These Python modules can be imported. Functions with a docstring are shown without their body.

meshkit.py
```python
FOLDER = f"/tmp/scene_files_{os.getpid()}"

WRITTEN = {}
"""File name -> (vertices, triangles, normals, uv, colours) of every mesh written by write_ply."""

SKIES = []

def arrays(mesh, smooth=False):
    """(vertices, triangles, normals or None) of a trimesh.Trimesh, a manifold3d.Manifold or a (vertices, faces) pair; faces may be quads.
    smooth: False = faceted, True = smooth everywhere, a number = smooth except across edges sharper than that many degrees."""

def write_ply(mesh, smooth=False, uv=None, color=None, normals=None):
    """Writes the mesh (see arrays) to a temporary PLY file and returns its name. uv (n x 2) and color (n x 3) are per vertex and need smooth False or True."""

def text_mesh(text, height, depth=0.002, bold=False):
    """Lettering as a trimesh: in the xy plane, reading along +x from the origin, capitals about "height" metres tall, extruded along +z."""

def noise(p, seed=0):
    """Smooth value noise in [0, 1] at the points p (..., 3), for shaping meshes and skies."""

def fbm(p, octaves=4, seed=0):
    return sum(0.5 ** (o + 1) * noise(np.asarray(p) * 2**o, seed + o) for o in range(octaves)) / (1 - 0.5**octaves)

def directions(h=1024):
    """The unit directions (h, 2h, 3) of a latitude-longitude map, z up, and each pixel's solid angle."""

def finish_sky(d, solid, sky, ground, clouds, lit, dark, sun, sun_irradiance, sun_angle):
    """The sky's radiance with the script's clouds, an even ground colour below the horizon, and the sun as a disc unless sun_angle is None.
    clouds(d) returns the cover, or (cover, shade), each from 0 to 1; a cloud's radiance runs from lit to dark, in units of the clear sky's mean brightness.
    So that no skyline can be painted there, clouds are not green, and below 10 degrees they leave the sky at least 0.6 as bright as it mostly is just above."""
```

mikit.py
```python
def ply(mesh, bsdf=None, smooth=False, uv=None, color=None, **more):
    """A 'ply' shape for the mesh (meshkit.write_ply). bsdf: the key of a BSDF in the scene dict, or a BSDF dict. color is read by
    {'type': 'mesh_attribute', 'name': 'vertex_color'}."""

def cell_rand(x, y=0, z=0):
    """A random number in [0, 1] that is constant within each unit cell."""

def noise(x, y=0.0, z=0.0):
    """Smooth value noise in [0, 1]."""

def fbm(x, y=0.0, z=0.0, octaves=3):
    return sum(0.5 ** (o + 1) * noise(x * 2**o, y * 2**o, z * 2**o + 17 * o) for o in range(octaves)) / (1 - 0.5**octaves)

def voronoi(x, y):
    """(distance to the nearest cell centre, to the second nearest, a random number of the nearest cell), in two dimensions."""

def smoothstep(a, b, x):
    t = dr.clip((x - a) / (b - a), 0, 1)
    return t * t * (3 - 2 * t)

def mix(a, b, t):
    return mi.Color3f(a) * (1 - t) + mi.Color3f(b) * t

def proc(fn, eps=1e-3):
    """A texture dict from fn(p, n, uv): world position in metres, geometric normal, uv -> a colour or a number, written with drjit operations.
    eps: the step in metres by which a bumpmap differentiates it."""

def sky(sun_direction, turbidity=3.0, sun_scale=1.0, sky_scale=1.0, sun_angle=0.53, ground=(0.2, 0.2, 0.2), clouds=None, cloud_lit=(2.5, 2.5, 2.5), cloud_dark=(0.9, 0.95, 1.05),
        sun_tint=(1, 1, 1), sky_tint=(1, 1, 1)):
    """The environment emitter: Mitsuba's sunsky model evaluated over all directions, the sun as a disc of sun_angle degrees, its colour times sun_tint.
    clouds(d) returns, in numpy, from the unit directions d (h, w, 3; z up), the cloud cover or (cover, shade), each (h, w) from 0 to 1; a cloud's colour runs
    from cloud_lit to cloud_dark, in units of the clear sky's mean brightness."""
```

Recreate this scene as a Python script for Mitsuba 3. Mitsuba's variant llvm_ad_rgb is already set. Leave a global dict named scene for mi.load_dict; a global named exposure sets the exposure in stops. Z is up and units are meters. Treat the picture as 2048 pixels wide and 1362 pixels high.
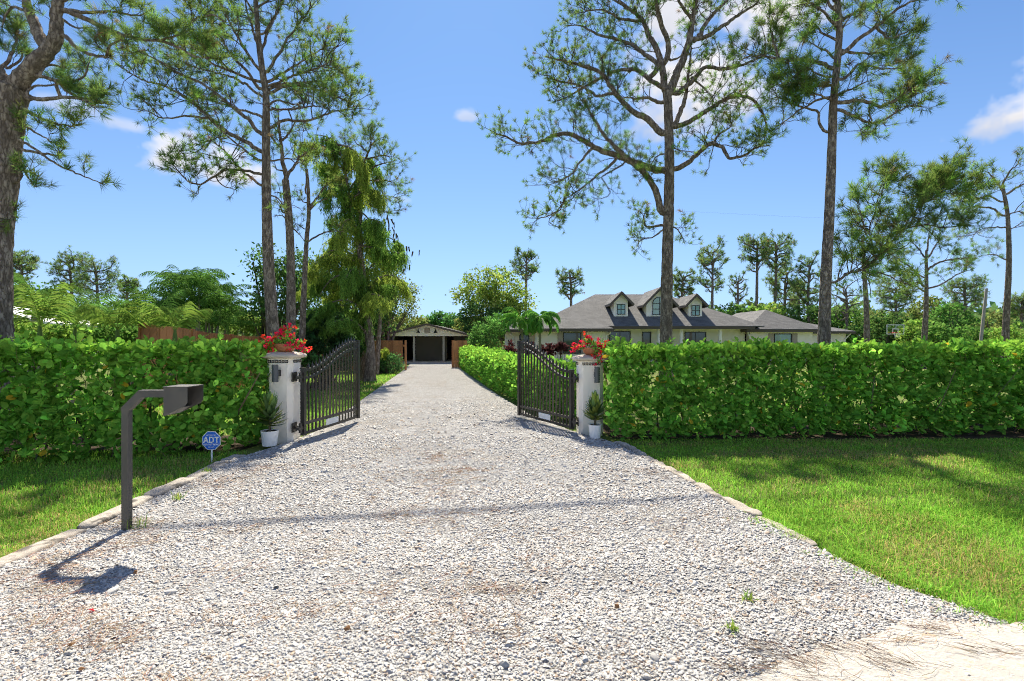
import math
import numpy as np, trimesh, drjit as dr, mitsuba as mi
import mikit, meshkit
from mikit import noise, fbm, voronoi, cell_rand, smoothstep, mix
T = mi.ScalarTransform4f
scene, labels = {}, {}

# ---------------------------------------------------------------- camera, sky, exposure
EYE = 1.6
scene['camera'] = {'type': 'perspective', 'fov': 90.0, 'fov_axis': 'x', 'near_clip': 0.05, 'far_clip': 2000.0,
                   'to_world': T().look_at([0, 0, EYE], [0, 10, EYE], [0, 0, 1])}
SUN = (-0.06, 0.80, 1.0)
CLOUDS = [  # azimuth, elevation, half width, half height (degrees), cover
    (46.2, 17.5, 4.4, 2.7, 1.0), (47.8, 24.2, 2.6, 1.8, .75), (20.0, 25.0, 7.5, 6.0, 1.0), (27.0, 29.0, 6.0, 4.5, 1.0), (17.5, 31.0, 4.5, 3.5, .9), (24.5, 23.5, 4, 2.5, .9),
    (-5.2, 23.5, 1.6, .7, .55), (-34.0, 16.6, 2.6, 2.1, .95), (-28.8, 16.0, 3.4, 2.2, 1.0), (-36.6, 18.4, 2.4, .9, .5), (-41.0, 19.0, 2.4, .9, .45),
    (-12.0, 15.0, 1.6, .5, .3), (70, 24, 9, 5, .9), (-75, 20, 12, 6, .9), (130, 25, 14, 7, .9), (-130, 22, 12, 6, .8)]


def clouds(d):
    az, el = np.degrees(np.arctan2(d[..., 0], d[..., 1])), np.degrees(np.arcsin(d[..., 2]))
    wob = meshkit.fbm(np.stack([az * .28, el * .42, az * 0], -1), 5, 3) - .5
    fine = meshkit.fbm(np.stack([az * 1.1, el * 1.5, az * 0 + 5], -1), 4, 8) - .5
    cover, shade = np.zeros(az.shape), np.zeros(az.shape)
    for a, e, w, h, c in CLOUDS:
        u, v = (az - a) / w, (el - e) / h
        r = np.hypot(u, np.where(v < 0, v * 1.35, v))
        k = c * np.clip((1.05 - r + 1.5 * wob + .7 * fine) / .75, 0, 1)
        shade = np.where(k > cover, np.clip(.35 - v * .4 + wob, 0, .8), shade)
        cover = np.maximum(cover, k)
    # scattered fair-weather cumulus over the rest of the sky, a faint whitening towards the horizon
    out = np.clip((np.abs((az + 180) % 360 - 180) - 50) / 12, 0, 1)
    puff = meshkit.fbm(d * [5.5, 5.5, 8.0], 5, 31)
    k = np.clip((puff - .545) / .07, 0, 1) * out
    shade = np.where(k > cover, .25, shade)
    cover = np.maximum(cover, k)
    veil = .36 * np.exp(-np.maximum(el, 0) / 13)
    return np.maximum(cover * .92, veil), np.where(cover * .92 > veil, shade, .8)


scene['sky'] = mikit.sky(SUN, turbidity=2.2, sky_scale=.77, sun_tint=(.94, 1.0, 1.06), clouds=clouds, cloud_lit=(3.0, 2.9, 2.85), cloud_dark=(1.9, 1.85, 1.85), ground=(.18, .2, .12),
                         sky_tint=(.45, .595, .785))
exposure = 3.12

# ---------------------------------------------------------------- helpers


def at(px, py, Y):
    """The point that stands Y metres ahead, measured on the photograph."""
    return np.array([(px - 1024) / 1024 * Y, Y, EYE - (py - 681) / 1024 * Y])


def unit(v):
    v = np.asarray(v, float)
    return v / np.maximum(np.linalg.norm(v, axis=-1, keepdims=True), 1e-12)


class MB:
    """Collects pieces of one mesh."""

    def __init__(self):
        self.V, self.F, self.C, self.n = [], [], [], 0

    def add(self, V, F, C=None):
        V, F = np.asarray(V, float).reshape(-1, 3), np.asarray(F, int)
        if F.shape[1] == 4:
            F = np.vstack([F[:, [0, 1, 2]], F[:, [0, 2, 3]]])
        self.V.append(V)
        self.F.append(F + self.n)
        if C is not None:
            self.C.append(np.broadcast_to(np.asarray(C, float), V.shape))
        self.n += len(V)
        return self

    def mesh(self, m, C=None):
        return self.add(m.vertices, m.faces, C)

    def box(self, lo, hi, C=None):
        return self.mesh(trimesh.creation.box(bounds=[np.minimum(lo, hi), np.maximum(lo, hi)]), C)

    def obox(self, c, ax, ay, az, C=None):
        """A box round c with the half axes ax, ay, az."""
        m = trimesh.creation.box(extents=(2, 2, 2))
        M = np.stack([ax, ay, az])
        f = m.faces if np.linalg.det(M) > 0 else m.faces[:, ::-1]
        return self.add(m.vertices @ M + c, f, C)

    def bar(self, p, q, w, h, side=None, C=None):
        p, q = np.asarray(p, float), np.asarray(q, float)
        d = q - p
        s = unit(np.cross(d, [0, 0, 1.0]) if side is None else side)
        return self.obox((p + q) / 2, d / 2, s * w / 2, unit(np.cross(s, d)) * h / 2, C)

    def tubes(self, P, R, sides=5, C=None, cap=True):
        """k tubes of m points each: P (k, m, 3), R (k, m)."""
        P, R = np.asarray(P, float), np.asarray(R, float)
        k, m = P.shape[:2]
        t = unit(np.gradient(P, axis=1))
        ref = np.where(np.abs(t[:, :1, 2:]) < .9, [0, 0, 1.0], [1.0, 0, 0])
        a = unit(np.cross(t, np.broadcast_to(ref, t.shape)))
        b = np.cross(t, a)
        an = np.arange(sides) * 2 * np.pi / sides
        V = P[:, :, None] + R[:, :, None, None] * (np.cos(an)[:, None] * a[:, :, None] + np.sin(an)[:, None] * b[:, :, None])
        i, j = np.meshgrid(np.arange(m - 1), np.arange(sides), indexing='ij')
        q = np.stack([i * sides + j, i * sides + (j + 1) % sides, (i + 1) * sides + (j + 1) % sides, (i + 1) * sides + j], -1).reshape(-1, 4)
        f = np.vstack([q[:, [0, 1, 2]], q[:, [0, 2, 3]]])
        if cap:
            e = [[(m - 1) * sides, (m - 1) * sides + x, (m - 1) * sides + x + 1] for x in range(1, sides - 1)] + [[0, x + 1, x] for x in range(1, sides - 1)]
            f = np.vstack([f, e])
        F = (f[None] + (np.arange(k) * m * sides)[:, None, None]).reshape(-1, 3)
        if C is not None and np.ndim(C) == 2:
            C = np.repeat(C, m * sides, axis=0)
        return self.add(V.reshape(-1, 3), F, C)

    def stamp(self, V, F, M, P, C=None):
        """Copies of (V, F): vertices V @ M[k] + P[k]; C one colour per copy."""
        V, F, M, P = np.asarray(V, float), np.asarray(F, int), np.asarray(M, float), np.asarray(P, float)
        W = np.einsum('nj,kji->kni', V, M) + P[:, None]
        G = (F[None] + (np.arange(len(P)) * len(V))[:, None, None]).reshape(-1, F.shape[1])
        if C is not None and np.ndim(C) == 2:
            C = np.repeat(C, len(V), axis=0)
        return self.add(W.reshape(-1, 3), G, C)

    def get(self):
        return np.vstack(self.V), np.vstack(self.F)


def put(key, mb, mat, smooth=False):
    if isinstance(mb, MB):
        scene[key] = mikit.ply(mb.get(), mat, smooth, color=np.vstack(mb.C) if mb.C else None)
    else:
        scene[key] = mikit.ply(mb, mat, smooth)
    return key


def free(key, pool):
    if key not in pool:
        return key
    k = 1
    while f'{key}_{k:03d}' in pool:
        k += 1
    return f'{key}_{k:03d}'


_taken = set()


def thing(name, label, category, group=None, kind=None):
    key = free(name, labels)
    labels[key] = {'label': label}
    if category:
        labels[key]['category'] = category
    if group:
        labels[key]['group'] = group
    if kind:
        labels[key]['kind'] = kind
    return key


def part(parent, name, mb, mat, smooth=False, label=None, kind=None):
    key = free(f'{parent}__{name}', _taken)
    _taken.add(key)
    put(key, mb, mat, smooth)
    if label or kind:
        labels[key] = {**({'label': label} if label else {}), **({'kind': kind} if kind else {})}
    return key


def struct(name, mb, mat, label, smooth=False):
    put(name, mb, mat, smooth)
    labels[name] = {'label': label, 'kind': 'structure'}


def frame_of(A, roll=None, rng=None):
    """Rotation rows (x, y, z) with y along A, random roll."""
    A = unit(A)
    k = len(A)
    r = rng.normal(size=(k, 3)) if roll is None else roll
    x = unit(np.cross(A, r))
    z = np.cross(x, A)
    return np.stack([x, A, z], 1)


def spline(P, step):
    P = np.asarray(P, float)
    if len(P) < 3:
        n = max(3, int(np.linalg.norm(P[-1] - P[0]) / step))
        return P[0] + (P[-1] - P[0]) * np.linspace(0, 1, n)[:, None]
    from scipy.interpolate import PchipInterpolator
    s = np.r_[0, np.cumsum(np.linalg.norm(np.diff(P, axis=0), axis=1))]
    return PchipInterpolator(s, P, axis=0)(np.linspace(0, s[-1], max(4, int(s[-1] / step))))


def hsv_jit(rng, base, k, v=.2, h=.1):
    base = np.asarray(base, float)
    return np.clip(base * (1 + rng.normal(size=(k, 1)) * v) * (1 + rng.normal(size=(k, 3)) * h), .004, .95)




def inside(poly, pts):
    import shapely
    return shapely.contains_xy(shapely.Polygon(poly), pts[:, 0], pts[:, 1])


# ---------------------------------------------------------------- materials
VC = {'type': 'mesh_attribute', 'name': 'vertex_color'}


def thin(rough=.4, trans=.9, color=VC, eta=1.4):
    return {'type': 'principledthin', 'base_color': color, 'roughness': rough, 'diff_trans': trans, 'eta': eta}


def two(b):
    return {'type': 'twosided', 'bsdf': b}


def rgb(*c):
    return {'type': 'rgb', 'value': list(c)}


def plain(c, rough=.6, **k):
    return two({'type': 'principled', 'base_color': rgb(*c), 'roughness': rough, **k})


def bump(b, fn, eps=1e-3, scale=1.0):
    return two({'type': 'bumpmap', 'arbitrary': mikit.proc(fn, eps), 'scale': scale, 'bsdf': b})


scene['m_leaf'] = thin(.24, .85, eta=1.5)
scene['m_needle'] = thin(.55, 1.0)
scene['m_grass'] = thin(.5, 1.0)
scene['m_petal'] = thin(.6, .9)
scene['m_vc'] = two({'type': 'principled', 'base_color': VC, 'roughness': .75})
scene['m_wood'] = two({'type': 'principled', 'base_color': VC, 'roughness': .85, 'specular': .25})
scene['m_bark'] = bump({'type': 'principled', 'base_color': mikit.proc(lambda p, n, uv: mix(
    mix((.15, .122, .105), (.34, .285, .245), smoothstep(.35, .7, fbm(p.x * 22, p.y * 22, p.z * 6))), (.10, .075, .06),
    smoothstep(.10, .0, dr.abs(fbm(p.x * 34 + 3, p.y * 34, p.z * 9, octaves=2) - .5)) * .8)), 'roughness': .9, 'specular': .2},
    lambda p, n, uv: .024 * smoothstep(.0, .14, dr.abs(fbm(p.x * 34 + 3, p.y * 34, p.z * 9, octaves=2) - .5)) + .006 * fbm(p.x * 60, p.y * 60, p.z * 40), 4e-3)


def gravel_color(p, n, uv):
    d1, d2, r = voronoi(p.x * 38, p.y * 38)
    stone = mix(mix((.295, .306, .315), (.415, .43, .443), r), (.36, .29, .23), smoothstep(.94, .97, r))
    gap = smoothstep(.02, .22, d2 - d1)
    col = mix((.24, .22, .20), stone, .4 + .6 * gap)
    litter = smoothstep(.5, .85, fbm(p.x * 2.3, p.y * 2.3, 3.0, octaves=4))
    speck = fbm(p.x * 11, p.y * 9, 5.0, octaves=3)
    return col * mi.Color3f(1 - .12 * litter, 1 - .16 * litter, 1 - .21 * litter) * (.56 + .50 * speck)


def gravel_height(p, n, uv):
    d1, d2, r = voronoi(p.x * 38, p.y * 38)
    return .006 * smoothstep(.0, .4, d2 - d1) + .003 * r


scene['m_gravel'] = bump({'type': 'principled', 'base_color': mikit.proc(gravel_color), 'roughness': .85, 'specular': .3}, gravel_height, 2e-3)
scene['m_sand'] = bump({'type': 'principled', 'base_color': mikit.proc(lambda p, n, uv: mix(
    mix((.295, .286, .268), (.37, .36, .34), fbm(p.x * 3, p.y * 3, octaves=4)), (.36, .30, .24),
    smoothstep(.66, .8, fbm(p.x * 26, p.y * 26, 4.0)))), 'roughness': .95, 'specular': .2},
    lambda p, n, uv: .012 * fbm(p.x * 9, p.y * 9, octaves=4) + .004 * noise(p.x * 120, p.y * 120), 3e-3)
scene['m_soil'] = two({'type': 'principled', 'base_color': mikit.proc(lambda p, n, uv: mix(
    mix((.055, .085, .022), (.11, .14, .04), fbm(p.x * 1.7, p.y * 1.7, octaves=4)), (.11, .09, .05),
    smoothstep(.6, .8, fbm(p.x * 6, p.y * 6, 7.0)) * .6)), 'roughness': 1.0, 'specular': .1})
scene['m_mulch'] = two({'type': 'principled', 'base_color': mikit.proc(lambda p, n, uv: mix(
    (.018, .014, .011), (.055, .042, .03), fbm(p.x * 30, p.y * 30, 2.0))), 'roughness': 1.0, 'specular': .1})
scene['m_stucco'] = bump({'type': 'principled', 'base_color': mikit.proc(lambda p, n, uv: mix(
    (.78, .735, .655), (.86, .82, .745), fbm(p.x * 2.2, p.y * 2.2, p.z * 1.2, octaves=4))), 'roughness': .85},
    lambda p, n, uv: .003 * fbm(p.x * 70, p.y * 70, p.z * 70), 2e-3)
scene['m_capstone'] = bump({'type': 'principled', 'base_color': mikit.proc(lambda p, n, uv: mix(
    (.40, .35, .28), (.56, .50, .42), fbm(p.x * 9, p.y * 9, p.z * 9, octaves=4))), 'roughness': .6},
    lambda p, n, uv: .002 * fbm(p.x * 60, p.y * 60, p.z * 60), 2e-3)


def stone_col(p, n, uv):
    s = fbm(p.x * 5, p.y * 5, p.z * 5, octaves=4)
    return mix(mix((.22, .20, .175), (.34, .315, .28), s), (.07, .065, .058), smoothstep(.57, .74, fbm(p.x * 7 + 9, p.y * 7, p.z * 7, octaves=4)))


scene['m_stone'] = bump({'type': 'principled', 'base_color': mikit.proc(stone_col), 'roughness': .9}, lambda p, n, uv: .012 * fbm(p.x * 22, p.y * 22, p.z * 22, octaves=4), 3e-3)


def shingle(p, n, uv):
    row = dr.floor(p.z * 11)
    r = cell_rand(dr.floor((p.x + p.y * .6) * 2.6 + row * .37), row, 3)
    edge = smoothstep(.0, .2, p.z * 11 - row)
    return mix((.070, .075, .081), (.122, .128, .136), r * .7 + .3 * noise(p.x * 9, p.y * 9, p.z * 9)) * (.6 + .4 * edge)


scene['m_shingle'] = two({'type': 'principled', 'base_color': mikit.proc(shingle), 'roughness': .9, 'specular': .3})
scene['m_cedar'] = two({'type': 'principled', 'base_color': mikit.proc(lambda p, n, uv: mix(
    mix((.26, .10, .04), (.42, .185, .075), cell_rand(dr.floor(p.x * 7.1 + p.y * 2.3), 1, 1)), (.12, .045, .02),
    smoothstep(.5, .9, fbm(p.x * 30, p.y * 30, p.z * 1.4)) * .7)), 'roughness': .7})
scene['m_house'] = plain((.80, .755, .64), .85)
scene['m_trimwhite'] = plain((.84, .81, .74), .7)
scene['m_shutter'] = plain((.36, .31, .26), .7)
scene['m_fascia'] = plain((.085, .068, .058), .6)
scene['m_iron'] = plain((.030, .026, .024), .38, metallic=.0, clearcoat=.3)
scene['m_bronze'] = bump({'type': 'principled', 'base_color': mikit.proc(lambda p, n, uv: mix((.062, .060, .057), (.092, .089, .084), fbm(p.x * 16, p.y * 16, p.z * 5))),
                          'roughness': mikit.proc(lambda p, n, uv: .38 + .25 * noise(p.x * 40, p.y * 40, p.z * 9)), 'metallic': .35}, lambda p, n, uv: .0006 * fbm(p.x * 120, p.y * 120, p.z * 60), 2e-3)
scene['m_darkglass'] = two({'type': 'principled', 'base_color': rgb(.012, .03, .028), 'roughness': .04, 'specular': .8, 'clearcoat': 1.0})
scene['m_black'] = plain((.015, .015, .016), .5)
scene['m_slate'] = plain((.075, .085, .095), .45)
scene['m_white'] = plain((.78, .78, .77), .45)
scene['m_terra'] = bump({'type': 'principled', 'base_color': mikit.proc(lambda p, n, uv: mix((.30, .10, .04), (.42, .17, .08), fbm(p.x * 14, p.y * 14, p.z * 22))), 'roughness': .7},
                        lambda p, n, uv: .002 * fbm(p.x * 50, p.y * 50, p.z * 90), 2e-3)
scene['m_blue'] = plain((.016, .13, .55), .35)
scene['m_garage'] = plain((.36, .34, .30), .8)
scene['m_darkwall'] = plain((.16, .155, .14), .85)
scene['m_concrete'] = plain((.42, .40, .37), .9)
scene['m_red'] = plain((.55, .05, .03), .5)
scene['m_greypole'] = plain((.27, .25, .22), .85)
scene['m_tealglass'] = two({'type': 'principled', 'base_color': rgb(.16, .31, .29), 'roughness': .07, 'specular': 1.0, 'clearcoat': 1.0})
scene['m_backboard'] = {'type': 'thindielectric'}
# ---------------------------------------------------------------- the ground
GZ = -0.04                                                              # the verge and the lawns lie a little below the gravel
DRIVE = [(-4.6, 1.3), (-3.95, 2.5), (-3.60, 3.4), (-3.58, 4.2), (-3.66, 4.9), (-3.66, 6.0), (-3.76, 6.9), (-3.50, 8.1), (-3.45, 9.2), (-4.05, 13.8), (-6.0, 28.7), (-7.2, 36.6),
         (-4.0, 36.6), (-3.45, 32.0), (-.40, 15.0), (.50, 10.6), (1.10, 9.0), (1.60, 8.05), (1.83, 6.85), (2.14, 4.9), (2.30, 4.16), (2.52, 3.35), (2.86, 2.85), (3.6, 2.45),
         (4.6, 1.3)]
ROAD_EDGE = [(-60, 1.9), (-8, 2.0), (-4.6, 1.75), (-2, 1.6), (.3, 2.05), (1.05, 2.4), (1.62, 2.66), (2.1, 2.86), (2.9, 2.95), (3.6, 2.9), (6, 2.75), (60, 2.9)]


def sheet(poly, z, depth=None, res=None):
    import shapely
    m = trimesh.creation.extrude_polygon(shapely.Polygon(poly), depth or .05, engine='earcut')
    m.apply_translation([0, 0, z - (depth or .05)])
    return m


g = 420.0
struct('ground', (np.array([[-g, -60, GZ - .012], [g, -60, GZ - .012], [g, g, GZ - .012], [-g, g, GZ - .012]]), np.array([[0, 1, 2], [0, 2, 3]])), 'm_soil',
       'flat grassy ground reaching far behind the houses and trees')
_x = np.r_[np.linspace(-60, -6, 20), np.linspace(-5.9, 5.9, 240), np.linspace(6, 60, 20)]
_e = np.interp(_x, [a for a, b in ROAD_EDGE], [b for a, b in ROAD_EDGE]) + .22 * (meshkit.fbm(np.stack([_x * 2.6, 0 * _x, 0 * _x], 1), 5, 6) - .5)
struct('sandy_road', sheet([(-60, -6), (60, -6)] + list(zip(_x[::-1], _e[::-1])), .006, .03), 'm_sand', 'pale sandy unpaved road in the lower right corner')
struct('driveway', sheet(DRIVE, 0.0, .09), 'm_gravel', 'long pale gravel driveway running through the open gates to the carport')
HEDGE_BED_L = [(-11, 5.9), (-7, 6.45), (-5.2, 7.05), (-4.1, 7.35), (-3.95, 8.9), (-11, 8.6)]
HEDGE_BED_R = [(1.75, 8.0), (3, 8.15), (6, 8.35), (13, 8.7), (13, 10.1), (1.6, 10.1)]
struct('mulch_bed', sheet(HEDGE_BED_L, GZ - .004, .02), 'm_mulch', 'dark leaf litter bed under the left hedge')
struct('mulch_bed_001', sheet(HEDGE_BED_R, GZ - .004, .02), 'm_mulch', 'dark leaf litter bed under the long right hedge')

rng = np.random.default_rng(11)
# pebbles lying on the driveway: real stones near the camera, the material takes over beyond
ico = trimesh.creation.icosahedron()
octa = (np.array([[1, 0, 0], [-1, 0, 0], [0, 1, 0], [0, -1, 0], [0, 0, 1.0], [0, 0, -.5]]), np.array([[0, 2, 4], [2, 1, 4], [1, 3, 4], [3, 0, 4], [2, 0, 5], [1, 2, 5], [3, 1, 5], [0, 3, 5]]))
_a, _b = np.arange(6) * np.pi / 3, np.arange(3) * 2 * np.pi / 3 + np.pi / 6
chip = (np.vstack([np.stack([np.cos(_a), np.sin(_a), -.35 + 0 * _a], 1), np.stack([.62 * np.cos(_b), .62 * np.sin(_b), .72 + 0 * _b], 1)]),
        np.array([[0, 1, 6], [2, 3, 7], [4, 5, 8], [1, 2, 7], [1, 7, 6], [3, 4, 8], [3, 8, 7], [5, 0, 6], [5, 6, 8], [6, 7, 8]]))
grav = MB()


def pebbles(n, y0, y1, size, shape, loose=0.0):
    y = y0 + (y1 - y0) * rng.random(n)
    x = rng.uniform(-1, 1, n) * (y * 1.02 + .1)
    pts = np.stack([x, y], 1)
    ok = inside(DRIVE, pts + np.stack([.30 * (meshkit.fbm(np.stack([y * 2.2, x * 0 + 3, x * 0], 1), 4, 12) - .5) + .05 * rng.normal(size=n), 0 * x], 1) * (y < 4.3)[:, None])
    edge = np.interp(x, [a for a, b in ROAD_EDGE], [b for a, b in ROAD_EDGE])
    ok &= rng.random(n) < np.clip((y - edge + .12 + .35 * (meshkit.fbm(np.stack([x * 3, y * 3, x * 0], 1), 3, 4) - .5)) / .22, .05, 1)
    pts = pts[ok]
    k = len(pts)
    s = size * np.exp(rng.normal(size=k) * .33)
    wear = meshkit.fbm(np.stack([pts[:, 0] * .9, pts[:, 1] * .6, pts[:, 0] * 0], 1), 3, 9)
    z = .16 * s + (rng.random(k) ** 2) * .004 + .006 * (wear - .5)
    ang = rng.uniform(0, 2 * np.pi, k)
    tilt = rng.normal(size=(k, 2)) * .35
    c, sn = np.cos(ang), np.sin(ang)
    up = unit(np.stack([tilt[:, 0], tilt[:, 1], np.ones(k)], 1))
    ax = unit(np.cross(np.stack([-sn, c, 0 * c], 1), up))
    ay = np.cross(up, ax)
    M = np.stack([ax * (s * rng.uniform(.8, 1.3, k))[:, None], ay * (s * rng.uniform(.6, .95, k))[:, None], up * (s * rng.uniform(.35, .62, k))[:, None]], 1)
    tone = rng.random(k)
    col = np.where(tone[:, None] < .66, [.365, .37, .37], np.where(tone[:, None] < .80, [.30, .304, .305], np.where(tone[:, None] < .93, [.335, .322, .303], [.29, .235, .19])))
    col = col * np.exp(rng.normal(size=(k, 1)) * .11)
    V = np.array(shape[0] if isinstance(shape, tuple) else shape.vertices)
    V = V / np.abs(V).max() * (1 + rng.normal(size=V.shape) * .12)
    grav.stamp(V, shape[1] if isinstance(shape, tuple) else shape.faces, M, np.stack([pts[:, 0], pts[:, 1], z], 1), np.clip(col, .04, .82))


for _ in range(6):
    pebbles(6200, 2.25, 3.2, .0078, chip)
    pebbles(4600, 2.9, 4.2, .0084, chip)
    pebbles(7000, 3.6, 5.6, .0098, chip)
    pebbles(6000, 5.0, 8.5, .0130, chip)
pebbles(500, 2.3, 6.0, .0125, ico)
pebbles(10500, 8.0, 13.5, .0175, chip)
thing('gravel', 'loose whitish pebbles covering the driveway', 'gravel', kind='stuff')
put('gravel', grav, 'm_vc', True)

# fallen pine needles, twigs and a few petals on the gravel and the sand
lit = MB()


def needle_litter(cx, cy, rx, ry, n, spread=.5, heading=None):
    r = np.sqrt(rng.random(n)) * np.exp(rng.normal(size=n) * .25)
    a = rng.uniform(0, 2 * np.pi, n)
    P = np.stack([cx + rx * r * np.cos(a), cy + ry * r * np.sin(a), .016 + rng.random(n) * .012], 1)
    h = rng.uniform(0, np.pi, n) if heading is None else heading + rng.normal(size=n) * spread
    L = rng.uniform(.05, .16, n)
    D = np.stack([np.cos(h), np.sin(h), rng.normal(size=n) * .06], 1) * L[:, None]
    bend = np.stack([-np.sin(h), np.cos(h), 0 * h], 1) * (rng.normal(size=n) * .012)[:, None]
    mid = P + D / 2 + bend
    lit.tubes(np.stack([P, mid, P + D], 1), np.tile([.0011, .0011, .0007], (n, 1)), 3, hsv_jit(rng, (.24, .155, .095), n, .25), cap=False)


for _ in range(85):
    y = 2.3 + 5.2 * rng.random() ** 1.3
    x = rng.uniform(-.95, 1.0) * y
    if inside(DRIVE, np.array([[x, y]]))[0]:
        needle_litter(x, y, rng.uniform(.1, .5), rng.uniform(.08, .3), int(rng.uniform(15, 50)), heading=rng.uniform(0, 3.1) if rng.random() < .5 else None, spread=.7)
for x, y in ((-3.2, 3.45), (-2.9, 3.2), (-3.25, 3.7), (-3.0, 4.0), (-3.35, 4.4), (-2.6, 2.9), (-2.2, 2.7)):
    needle_litter(x, y, .3, .16, 90)
for x, y, h in ((1.35, 2.62, 2.4), (1.5, 2.52, 2.5), (1.2, 2.48, 2.6), (1.75, 2.62, 2.3), (2.0, 2.72, .2), (2.3, 2.8, 2.8), (2.5, 2.6, 2.6), (1.9, 2.5, 2.3)):
    needle_litter(x, y, .17, .05, 26, .3, h)
needle_litter(-3.2, 5.7, .35, .3, 150)
for _ in range(14):                                                     # the strip between the wheel tracks gathers more
    y = rng.uniform(2.5, 7.5)
    needle_litter(-.15 - .17 * y + rng.normal() * .28, y, rng.uniform(.1, .3), rng.uniform(.1, .3), int(rng.uniform(15, 45)))
needle_litter(-.6, 6.2, .5, .15, 80)
thing('pine_needle_litter', 'dry brown pine needles scattered over the gravel and the sandy road', 'pine litter', kind='stuff')
put('pine_needle_litter', lit, 'm_wood')

# ---------------------------------------------------------------- grass


def blades(mb, pts, z, h, w, cols, lean=.45):
    """Two-piece bent blades: pts (k, 2)."""
    k = len(pts)
    a = rng.uniform(0, 2 * np.pi, k)
    le = np.abs(rng.normal(size=k)) * lean * h
    d = np.stack([np.cos(a), np.sin(a), 0 * a], 1)
    b = rng.uniform(0, 2 * np.pi, k)
    s = np.stack([np.cos(b), np.sin(b), 0 * b], 1) * (w / 2)[:, None]
    P = np.column_stack([pts, np.full(k, z) if np.isscalar(z) else z])
    up = np.array([0, 0, 1.0])
    m = P + d * (le * .35)[:, None] + up * (h * .6)[:, None]
    t = P + d * le[:, None] + up * (h * (1 - .25 * np.minimum(le / h, 1.5)))[:, None]
    V = np.stack([P - s, P + s, m + s * .75, m - s * .75, t], 1).reshape(-1, 3)
    F = (np.array([[0, 1, 2], [0, 2, 3], [3, 2, 4]])[None] + (np.arange(k) * 5)[:, None, None]).reshape(-1, 3)
    mb.add(V, F, np.repeat(cols, 5, axis=0))


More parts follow.
